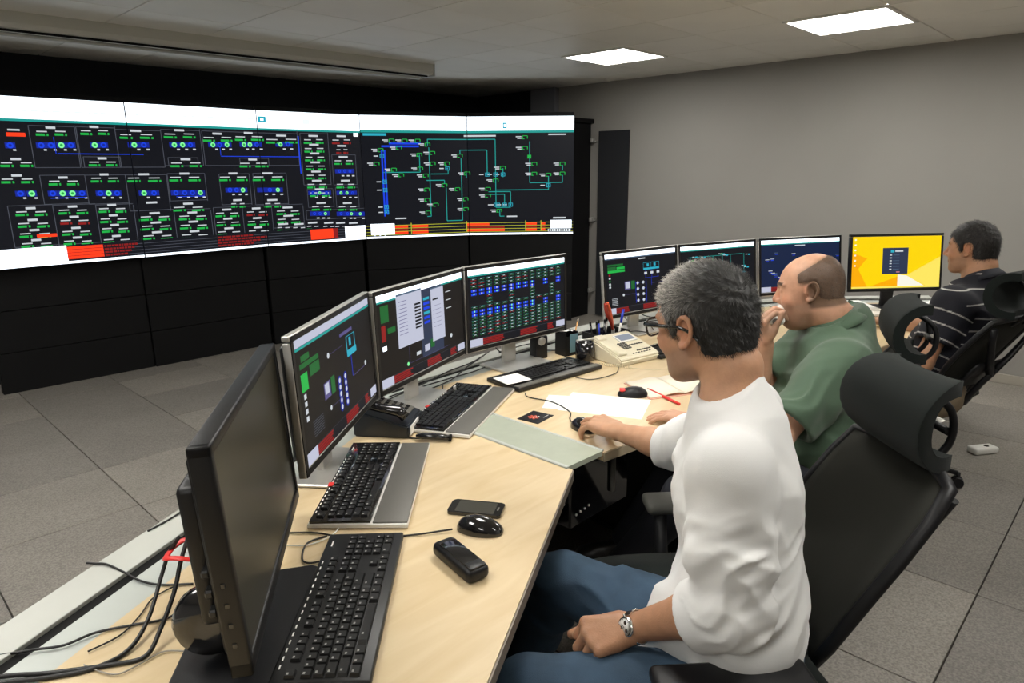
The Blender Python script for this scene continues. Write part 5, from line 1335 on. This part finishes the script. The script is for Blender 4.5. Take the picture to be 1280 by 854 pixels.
def key_layout(u=.01905):
    """rows of (x, y, width) in metres from the key field's lower left"""
    out = []
    def row(y, ws, x0=0.0, g=u):
        x = x0
        for w in ws:
            if w > 0: out.append((x+w*g/2, y, w*g-.0022))
            x += abs(w)*g
    row(5.35*u, [1, -1, 1, 1, 1, 1, -.5, 1, 1, 1, 1, -.5, 1, 1, 1, 1]); row(5.35*u, [1, 1, 1], 15.25*u)
    row(4*u, [1]*13+[2]); row(4*u, [1]*3, 15.25*u); row(4*u, [1]*4, 18.5*u)
    row(3*u, [1.5]+[1]*12+[1.5]); row(3*u, [1]*3, 15.25*u); row(3*u, [1]*4, 18.5*u)
    row(2*u, [1.75]+[1]*11+[2.25]); row(2*u, [1]*3, 18.5*u)
    row(1*u, [2.25]+[1]*10+[2.75]); row(1*u, [1], 16.25*u); row(1*u, [1]*4, 18.5*u)
    row(0, [1.25, 1.25, 1.25, 6.25, 1.25, 1.25, 1.25, 1.25]); row(0, [1]*3, 15.25*u); row(0, [2, 1, 1], 18.5*u)
    return out
def keyboard(label, x, y, ang, style='full', joined=False, sc=1.06, red=False, group=None, note=False):
    t = thing('keyboard', label, 'keyboard', (x, y, DT), rad(ang)); t['group'] = 'computer keyboards'
    W = .448*sc; u = .0188*sc; D = {'full': .158*sc, 'wave': .225*sc, 'slim': .185*sc}[style]
    off = {'full': 0, 'wave': .040*sc, 'slim': .02}[style]   # key field moved back when there is a palm rest
    tilt = rad(3.0)
    th = .012
    if style == 'wave':
        MB().prism([(-W/2-.012, -D/2), (W/2+.012, -D/2), (W/2+.006, D/2), (-W/2-.006, D/2)], .004, .014, .003).build('rim', t, m='white_plastic')
        MB().box((0, -D/2+.040*sc, .0145), (W+.012, .078*sc, .006), bevel=.002).build('palm_rest', t, m='palm_grey')
        MB().box((0, .040*sc, .016), (W+.008, D-.088*sc, .010), bevel=.002).build('case', t, m='black_gloss')
        z0 = .0205
    else:
        b = MB(); b.box((0, 0, .010), (W, D, .016), bevel=.004); b.build('case', t, m='key_black'); z0 = .0175
        if style == 'slim': MB().box((0, -D/2+.018, .019), (W-.01, .030, .004), bevel=.001).build('palm_rest', t, m='palm_grey')
    lay = key_layout(u); x0 = -W/2+.010*sc; y0 = off-.062*sc
    if joined:
        b = MB()
        for (kx, ky, kw) in lay: b.box((x0+kx, y0+ky+u/2, z0+.0028), (kw-.001, u-.0035, .0056))
        tag(b.build('keys', t, m='key_black'), kind='stuff')
    else:
        for (kx, ky, kw) in lay:
            share('key', key_mesh(kw, u-.0022, .0062), t, (x0+kx, y0+ky+u/2, z0))
    b = MB()
    for k in range(16):
        if style == 'wave' or style == 'full': b.box((-W/2+.04+k*.021, D/2-.010, z0+.0008), (.010, .0024, .0012))
    b.box((W/2-.045, D/2-.015, z0+.0008), (.022, .003, .0012))
    tag(b.build('printed_marks', t, m='paper'), 'small pale printed marks along the top edge', kind='stuff')
    if red: MB().box((-W/2+.19, D/2-.010, z0+.0015), (.022, .016, .003), bevel=.001).build('sticker', t, m='red_plastic')
    if note: pass
    return t
keyboard('full-size black keyboard in front of the switched-off black monitor', .615, 1.052, 46.3, 'full')
keyboard('black keyboard with grey palm rest and white rim before the slanted silver monitor', .965, 1.452, 44.5, 'wave', red=True)
keyboard('black keyboard with grey palm rest beside the grey bridging plate', 1.515, 1.715, 27, 'wave', red=True, joined=True)
kb4 = keyboard('black keyboard with a white note lying on its left end', 2.035, 1.775, -4.6, 'slim', joined=True)
keyboard('black keyboard half hidden between the cream telephone and the grey-haired head', 2.80, 1.60, -8, 'full', joined=True)
keyboard('black keyboard under the yellow screen beside the striped polo man', 4.16, .93, -45, 'full', joined=True)
# white note
n = MB().box((0, 0, .0006), (.115, .105, .0012)); o = n.build('paper_note', m='paper', loc=(1.845, 1.785, DT+.026), rot=(0, 0, rad(-12))); tag(o, 'small white paper note lying on the left end of a keyboard', 'note')

def mouse(label, x, y, ang, m='black_gloss', L_=.112, W_=.062, H_=.036, red=False):
    t = thing('computer_mouse', label, 'mouse', (x, y, DT), rad(ang)); t['group'] = 'computer mice'
    rows = []
    for i in range(13):
        th = PI*i/12; xx = -math.cos(th)*L_/2; s_ = math.sin(th)**.6
        hh = H_*(.55+.45*math.cos((xx/L_+.18)*2.2))*s_
        rows.append([(xx, math.cos(ph)*W_/2*s_*(1-.08*math.cos(th*2)), .001+max(0, math.sin(ph))**.75*hh) for ph in np.linspace(0, PI, 15)])
    b = MB(); b.grid(rows); b.build('shell', t, m=m)
    MB().prism([(-L_/2*math.cos(a)*.96, -W_/2*math.sin(a)*.96) for a in np.linspace(0, 2*PI, 20, endpoint=False)], .0, .003).build('sole', t, m='black_matte')
    MB().lathe([(.003, -.003), (.009, -.003), (.009, .003), (.003, .003)], (-L_*.26, 0, H_*.72), n=16, R=rx_m(PI/2)).build('wheel', t, m='palm_grey')
    if red: MB().box((L_*.30, 0, H_*.62), (.030, .034, .008), bevel=.0035).build('accent', t, m='red_plastic')
    return t
mouse('glossy black mouse between the phone and the long black case', .985, 1.063, -62)
mouse('small black mouse under the right hand of the white-shirted man', 1.662, 1.285, -98, L_=.10)
mouse('black mouse with a red accent lying beside the white paper sheet', 2.055, 1.362, 128, m='black_plastic', red=True)
# smartphone
t = thing('smartphone', 'black smartphone lying face up on the birch desk', 'phone', (1.046, 1.141, DT), rad(-58))
def slab(w, l, z0, z1, r, n=5):
    pts = []
    for cx, cy, a0 in ((w/2-r, l/2-r, 0), (-w/2+r, l/2-r, 90), (-w/2+r, -l/2+r, 180), (w/2-r, -l/2+r, 270)):
        for k in range(n+1): a = rad(a0+90*k/n); pts.append((cx+r*math.cos(a), cy+r*math.sin(a)))
    return MB().prism(pts, z0, z1, .0015)
slab(.136, .068, .0005, .009, .010).build('body', t, m='black_gloss'); slab(.098, .058, .0088, .0094, .002).build('screen', t, m='screen_off')
MB().box((.056, 0, .0093), (.004, .018, .0008), bevel=.0003, seg=1).build('home_key', t, m='palm_grey')
# long case
t = thing('hard_case', 'long black hard case with a glossy end lying on the desk', 'case', (.852, .985, DT), rad(80))
b = MB(); b.box((0, 0, .0175), (.152, .056, .033), bevel=.013, seg=4); b.build('body', t, m='black_plastic')
MB().box((-.008, 0, .0352), (.120, .040, .0026), bevel=.001).build('lid', t, m='black_gloss'); MB().box((-.060, 0, .0350), (.026, .038, .004), bevel=.0015).build('glossy_end', t, m='dark_metal')
# card
t = thing('printed_card', 'dark square card with a red and white picture near the bridging plate', 'card', (1.637, 1.475, DT), rad(8))
MB().box((0, 0, .001), (.098, .085, .0018)).build('card', t, m='black_plastic')
b = MB(); b.use(mat('print_red', (.65, .10, .05), rough=.5))
for k in range(7): a = 2*PI*k/7; b.box((-.005+.010*math.cos(a), .004+.010*math.sin(a), .0021), (.020, .007, .0003), R=rz_m(a+.4))
b.use('paper')
for k in range(3): b.box((-.006+.007*k, .003-.006*k, .0023), (.010, .004, .0003), R=rz_m(.6*k))
for k in range(9): b.box((.012+.0035*k, -.026, .0021), (.0022, .003, .0003))
tag(b.build('picture', t), 'red and white picture print')
# paper sheets
o = MB().box((0, 0, .0004), (.297, .21, .0008)).build('paper_sheet', m='paper', loc=(1.90, 1.375, DT), rot=(0, 0, rad(-66))); tag(o, 'blank white sheet of paper under the hand of the white-shirted man', 'paper')
o = MB().box((0, 0, .0004), (.21, .15, .0008)).build('paper_sheet', m='paper', loc=(1.84, 1.47, DT+.001), rot=(0, 0, rad(-58))); tag(o, 'second white sheet lying askew on the first beside the mouse cable', 'paper')
# notebook
t = thing('notebook', 'cream notebook lying open on the desk beside the grey-haired man', 'notebook', (2.24, 1.31, DT), rad(62))
for s_, z in ((-1, 0), (1, .002)):
    rows = [[(x, y, .004+.008*math.sin(PI*min(1, abs(y)/.10+.08))) for y in np.linspace(.0, s_*.145, 8)] for x in (-.10, .0, .10)]
    b = MB(); b.grid(rows if s_ > 0 else [r[::-1] for r in rows], .004); b.build('page_block', t, m='paper_cream')
MB().box((0, 0, .0015), (.212, .30, .003), bevel=.001).build('cover', t, m=mat('cover_pink', (.72, .40, .30), rough=.7))
t = thing('red_pen', 'long red pen lying beside the cream notebook', 'pen', (2.112, 1.268, DT+.006), rad(68))
MB().cyl((-.10, 0, 0), (.085, 0, 0), .005, n=10).build('barrel', t, m='red_plastic'); MB().cyl((.085, 0, 0), (.105, 0, 0), .005, .001, n=10).build('tip', t, m='red_brown')
# cream desk telephone
t = thing('desk_telephone', 'cream desk telephone with a grey display and its handset lifted', 'telephone', (2.475, 1.70, DT), rad(-10))
W_, D_ = .245, .225; tl = math.atan2(.055, D_)
b = MB()
prof = [(-D_/2, .0), (D_/2, .0), (D_/2, .085), (D_/2-.02, .092), (-D_/2+.015, .036), (-D_/2, .024)]
extr(b, prof, -W_/2, W_/2)
bmesh.ops.bevel(b.bm, geom=list(b.bm.edges), offset=.006, segments=2, affect='EDGES'); b.build('body', t, m='cream_plastic')
Rt_ = rx_m(math.atan2(.056, D_-.035)); sl = math.sin(math.atan2(.056, D_-.035)); cs_ = math.cos(math.atan2(.056, D_-.035))
def tp(x, s_, h=0):  # s_ runs up the slope from the front edge
    return (x, -D_/2+.015+s_*cs_-h*sl, .036+s_*sl+h*cs_)
MB().box(tp(-.085, .10, .003), (.052, .175, .010), R=Rt_, bevel=.004).build('cradle', t, m='cream_plastic')
MB().box(tp(-.085, .165, .010), (.050, .040, .014), R=Rt_, bevel=.006).build('cradle_cup', t, m='cream_plastic'); MB().box(tp(-.085, .035, .010), (.050, .045, .010), R=Rt_, bevel=.005).build('cradle_cup', t, m='cream_plastic')
MB().box(tp(.048, .142, .002), (.105, .062, .006), R=Rt_, bevel=.002).build('display_frame', t, m='white_plastic')
MB().box(tp(.048, .142, .0052), (.088, .046, .002), R=Rt_).build('display', t, m=glow('lcd', (.50, .56, .66), .55))
b = MB()
for i in range(3):
    for j in range(4): b.box(tp(-.030+.017*i, .060+.014*j, .003), (.012, .009, .006), R=Rt_, bevel=.0012, seg=1)
tag(b.build('dial_keys', t, m='palm_grey'), kind='stuff')
b = MB()
for i in range(6):
    for j in range(2): b.box(tp(.022+.015*i, .030+.050*j, .0025), (.011, .006, .005), R=Rt_, bevel=.001, seg=1)
for j in range(7): b.box(tp(-.020+.017*j, .013, .002), (.010, .005, .004), R=Rt_, bevel=.001, seg=1)
tag(b.build('function_keys', t, m='palm_grey'), kind='stuff')
co = []
for k in range(150): a = k*.55; s_ = k/150; co.append((2.30+.05*s_+.006*math.cos(a), 1.70-.13*s_, DT+.008+.006*math.sin(a)))
o = MB().tube(co, .0014, n=5).build('curly_cord', m='cream_plastic'); tag(o, 'coiled cream telephone cord lying beside the telephone', 'cord')
def cable(label, pts, r=.0022, m='cable_black', n=6, cat='cable', name='cable'):
    o = MB().tube(bez(pts, n), r, n=6).build(name, m=m); return tag(o, label, cat, 'cables on the desk')
z = DT+.004
cable('thin black cord looping in front of the cream telephone', [(2.33, 1.62, z), (2.25, 1.575, z), (2.16, 1.575, z), (2.10, 1.60, z), (2.085, 1.66, z)], .0018)
cable('pale thin cord trailing from the telephone towards the notebook', [(2.35, 1.58, z), (2.38, 1.50, z), (2.46, 1.44, z), (2.60, 1.42, z)], .0014, 'cream_plastic')
cable('black mouse cable curving over the white paper sheet', [(1.662, 1.335, z+.006), (1.70, 1.375, z), (1.753, 1.419, z), (1.79, 1.53, z), (1.772, 1.63, z), (1.80, 1.675, z)], .0020)
cable('black cable of the glossy mouse running back to the keyboards', [(.935, 1.105, z+.004), (.866, 1.154, z), (.80, 1.205, z), (.745, 1.262, z), (.712, 1.33, z), (.66, 1.385, z), (.62, 1.42, z)])
cable('black cable bend beside the end of the full-size keyboard', [(.72, 1.30, z), (.672, 1.305, z), (.632, 1.255, z), (.634, 1.228, z), (.66, 1.215, z)])
cable('thin white cable leaving the keyboard with the white rim', [(.79, 1.335, z), (.741, 1.30, z), (.707, 1.292, z), (.665, 1.30, z), (.63, 1.34, z)], .0016, 'white_plastic')
cable('thick black cable rising into the red strap, left one of the pair', [(.02, 1.32, z), (.097, 1.28, z), (.155, 1.238, z), (.215, 1.207, z), (.27, 1.212, z+.002), (.318, 1.25, .765), (.365, 1.305, .805), (.385, 1.312, .84), (.405, 1.30, .875)], .0042)
cable('thick black cable rising into the red strap, right one of the pair', [(.02, 1.34, z), (.099, 1.30, z), (.157, 1.250, z), (.234, 1.197, z), (.284, 1.172, z+.002), (.322, 1.197, .77), (.361, 1.227, .81), (.386, 1.25, .85), (.410, 1.27, .88)], .0042)
cable('long thin black cable crossing the light grey rear strip', [(.10, 1.37, z), (.152, 1.34, z), (.195, 1.313, z), (.245, 1.31, z), (.304, 1.281, z), (.352, 1.257, z), (.40, 1.275, z)], .0024)
cable('thin black cable lying over the rear rail of the desk', [(.300, 1.575, z+.005), (.312, 1.556, z+.006), (.328, 1.535, z+.006), (.345, 1.48, z+.003), (.36, 1.424, z), (.385, 1.378, z), (.43, 1.335, z)], .0024)
cable('thin grey cable curled on the wood beside the black monitor foot', [(.204, 1.23, z), (.222, 1.183, z), (.24, 1.161, z), (.278, 1.162, z), (.312, 1.164, z), (.34, 1.135, z)], .0014, 'cable_grey')
cable('thin cable in a low arc between the pair of thick black cables', [(.219, 1.263, z), (.273, 1.269, z), (.318, 1.304, z), (.357, 1.345, z), (.41, 1.355, z)], .0016)
cable('thin black cable along the outer rear rail behind the black monitor', [(.44, 1.622, DT+.009), (.50, 1.645, DT+.009), (.56, 1.678, DT+.009), (.64, 1.72, DT+.009)], .0022)
for i, pts in enumerate(([(1.40, 1.93, z), (1.551, 1.973, z), (1.72, 2.01, z), (1.9, 2.10, z+.004), (2.05, 2.16, z+.01)], [(1.35, 1.98, z), (1.50, 2.02, z), (1.70, 2.03, z), (1.872, 2.03, z), (2.012, 2.06, z)],
                         [(1.42, 2.02, z), (1.60, 2.05, z), (1.782, 2.10, z+.004), (1.94, 2.124, z+.006), (2.10, 2.18, z+.012)], [(1.50, 1.90, z), (1.56, 1.95, z), (1.60, 1.93, z), (1.66, 1.99, z)])):
    cable('black cable lying along the desk behind the dialog-window monitor, ' + ['front one reaching the next stand', 'flat one on the wood', 'rear one near the rail', 'short curl by the stand'][i], pts, .0026)
for i, pts in enumerate(([(2.02, 2.06, .90), (2.05, 2.10, .82), (2.15, 2.12, z), (2.28, 2.08, z), (2.36, 2.0, z)], [(2.12, 2.06, .88), (2.18, 2.12, .79), (2.14, 2.16, z), (2.26, 2.20, z)], [(2.20, 2.18, z), (2.30, 2.12, .765), (2.40, 2.14, z), (2.55, 2.05, z)])):
    cable('black cable dangling behind the stand of the crowded-readings monitor, ' + ['longest', 'short', 'lying'][i]+' one', pts, .0026)
for i, pts in enumerate(([(2.95, 2.02, .88), (3.0, 2.06, .80), (3.10, 2.06, z), (3.25, 2.0, z), (3.28, 1.90, z)], [(3.08, 2.01, .87), (3.16, 2.06, .79), (3.30, 2.05, z), (3.42, 1.98, z)], [(2.80, 1.98, z), (2.86, 1.90, .765), (2.98, 1.86, z), (3.06, 1.93, .77), (3.18, 1.88, z)])):
    cable('black cable under the station-diagram monitor by the spectacles, ' + ['left', 'right', 'looping'][i]+' one', pts, .0028)
# red strap round the two thick cables
t = thing('cable_strap', 'red hook-and-loop strap tying black cables to the black monitor', 'strap', (.40, 1.275, .862), 0)
b = MB(); b.tube([(.010+.030*math.cos(a)-.008, .030*math.sin(a)*1.3, .008*math.sin(a*2)-.008) for a in np.linspace(0, 2*PI, 20, endpoint=False)], .0080, n=6, closed=True, flat=.35); b.build('loop', t, m='red_plastic')
b = MB(); b.tube(bez([(.02, -.02, -.004), (.045, -.035, .004), (.075, -.040, .016), (.098, -.055, .022)], 4), .0085, n=6, flat=.35); b.build('tail', t, m='red_plastic')
# black desk phone under the silver monitors
t = thing('black_desk_phone', 'black desk phone with handset and white label under the slanted monitor edge', 'telephone', (1.235, 1.765, DT), rad(37))
b = MB(); extr(b, [(-.09, 0), (.09, 0), (.09, .075), (.06, .082), (-.09, .040)], -.085, .085)
bmesh.ops.bevel(b.bm, geom=list(b.bm.edges), offset=.005, segments=2, affect='EDGES'); b.build('body', t, m=mat('blue_black', (.010, .014, .020), rough=.35))
b = MB(); b.tube([(-.055, -.075, .060), (-.055, -.055, .082), (-.055, 0, .088), (-.055, .055, .105), (-.055, .080, .095)], [.020, .024, .017, .022, .020], n=12, flat=.8); b.build('handset', t, m='black_gloss')
MB().box((-.02, -.0925, .020), (.10, .004, .028), bevel=.001, seg=1).build('label', t, m='paper')
R_ = rx_m(rad(15)); MB().box((.045, .0, .066), (.07, .14, .006), R=R_, bevel=.002).build('key_panel', t, m='palm_grey')
b = MB()
for i in range(3):
    for j in range(5): b.box((.025+.020*i, -.05+.022*j, .0700+(-.05+.022*j)*math.tan(rad(15))), (.013, .012, .006), R=R_, bevel=.0015, seg=1)
tag(b.build('phone_keys', t, m='black_gloss'), kind='stuff')
t = thing('barcode_handle', 'small black handheld device lying by the desk phone', 'device', (1.262, 1.575, DT), rad(-52))
b = MB(); b.tube([(-.05, 0, .014), (-.03, 0, .016), (.03, 0, .014), (.055, 0, .012)], [.008, .014, .013, .011], n=10, flat=.75); b.build('body', t, m='black_gloss'); MB().box((.058, 0, .012), (.010, .022, .018), bevel=.003).build('end_cap', t, m='black_matte')
cable('short black cord between the desk phone and the small handheld device', [(1.24, 1.69, z+.01), (1.22, 1.66, z), (1.235, 1.62, z), (1.236, 1.60, z+.006)], .0024)
# desktop speaker, pen cup, card box, tool tray
t = thing('desktop_speaker', 'small black desktop speaker with a silver cone between monitor stand and card box', 'speaker', (2.225, 1.985, DT), rad(-20))
MB().box((0, 0, .052), (.062, .06, .104), bevel=.005).build('body', t, m='black_plastic'); MB().lathe([(.020, 0), (.018, .003), (.009, .006), (.002, .005)], (0, -.030, .082), n=18, R=rx_m(PI/2)).build('cone', t, m='silver')
t = thing('card_box', 'black box with a blue grey card and crumpled white paper on top', 'box', (2.355, 1.93, DT), rad(-8))
b = MB()
for c, s in (((-.036, 0, .055), (.004, .07, .11)), ((.036, 0, .055), (.004, .07, .11)), ((0, .033, .055), (.07, .004, .11)), ((0, -.033, .045), (.07, .004, .09)), ((0, 0, .003), (.07, .07, .006))): b.box(c, s)
b.build('box', t, m='black_plastic'); MB().box((.012, -.037, .058), (.046, .003, .085)).build('card', t, m='blue_card')
rows = [[(-.030+.012*i, -.02+.010*j, .108+.010*rnd.random()) for i in range(6)] for j in range(5)]; MB().grid(rows, .001).build('crumpled_paper', t, m='paper')
t = thing('pencil', 'yellow-brown pencil leaning out of the black card box', 'pencil', (2.385, 1.925, DT+.02))
MB().cyl((0, 0, 0), (.045, .0, .125), .0038, n=6).build('shaft', t, m='wood_pencil'); MB().cyl((.045, 0, .125), (.050, 0, .138), .0038, .0005, n=6).build('point', t, m='paper_cream')
t = thing('round_cup', 'round black pen cup tipped beside the cream telephone', 'cup', (2.325, 1.80, DT), rad(0))
b = MB(); b.lathe([(.038, 0), (.042, .004), (.042, .085), (.038, .085), (.038, .008), (.002, .008)], n=28); b.build('cup', t, m='black_gloss')
t = thing('silver_pen', 'silver-capped pen lying across the round black pen cup', 'pen', (2.33, 1.80, DT+.0905))
MB().cyl((-.03, .03, 0), (.045, -.012, .0), .0045, n=10).build('barrel', t, m='silver')
t = thing('tool_tray', 'black tray full of small tools behind the cream telephone', 'tray', (2.62, 1.90, DT), rad(-8))
b = MB(); b.box((0, 0, .004), (.20, .12, .008)); 
for c, s in (((-.099, 0, .035), (.004, .12, .07)), ((.099, 0, .035), (.004, .12, .07)), ((0, .058, .035), (.20, .004, .07)), ((0, -.058, .035), (.20, .004, .07)), ((.0, 0, .030), (.004, .12, .06))): b.box(c, s)
b.build('tray', t, m='black_plastic')
for i in range(5):
    q = thing('marker', 'dark marker standing in the tool tray, '+['leftmost', 'second from left', 'middle', 'second from right', 'rightmost'][i], 'marker', (2.545+.020*i, 1.915-.012*(i % 2), DT+.01), group='markers in the tool tray')
    MB().cyl((0, 0, 0), (-.03+.012*i, .0, .10), .0055, n=8).build('barrel', q, m=['black_gloss', 'dark_metal', 'blue_plastic', 'black_gloss', 'silver'][i]); MB().cyl((-.03+.012*i, 0, .10), (-.033+.013*i, .0, .115), .005, n=8).build('cap', q, m='black_matte')
t = thing('red_pliers', 'red-handled pliers standing upright in the tool tray', 'pliers', (2.655, 1.90, DT+.02))
for sg in (-1, 1): MB().tube(bez([(.018, 0, .045), (.004+sg*.004, 0, .09), (-.022+sg*.014, 0, .14), (-.040+sg*.006, 0, .185)], 4), [.006]*3+[.0085]*10, n=8).build('handle', t, m='red_brown' if sg < 0 else 'orange_red')
MB().box((.022, 0, .025), (.02, .010, .05), bevel=.003).build('jaw', t, m='silver')
t = thing('blue_pen', 'blue ballpoint pen standing behind the cream telephone', 'pen', (2.70, 1.885, DT+.02))
MB().cyl((0, 0, 0), (.030, 0, .11), .0055, n=10).build('barrel', t, m='paper'); MB().cyl((.020, 0, .073), (.038, 0, .140), .0065, n=10).build('cap', t, m='blue_plastic')
# papers on the far desk
for i, (x, y, a, w_, l_) in enumerate(((4.30, 1.245, -30, .21, .297), (4.345, 1.33, -48, .21, .30), (4.53, .93, -42, .30, .21), (4.60, .98, -25, .297, .21), (4.50, 1.10, -60, .21, .15))):
    o = MB().box((0, 0, .004), (w_, l_, .008)).build('paper_stack', m='paper', loc=(x, y, DT+.0005+.009*(i in (1, 3))), rot=(0, 0, rad(a)))
    tag(o, 'white paper stack near the yellow screen, '+['lower left one', 'upper left one', 'lower right one', 'upper right one', 'middle one'][i], 'papers', 'paper stacks on the far desk')
# white floor outlet with a black hole
t = thing('floor_outlet', 'small white plastic outlet with a black hole on the stone floor', 'outlet', (4.39, .575, 0), rad(-35))
MB().box((0, 0, .02), (.15, .07, .038), bevel=.010).build('body', t, m='white_plastic'); MB().lathe([(.014, 0), (.014, .0015), (.001, .0015)], (.02, 0, .0385), n=16).build('hole', t, m='black_matte')
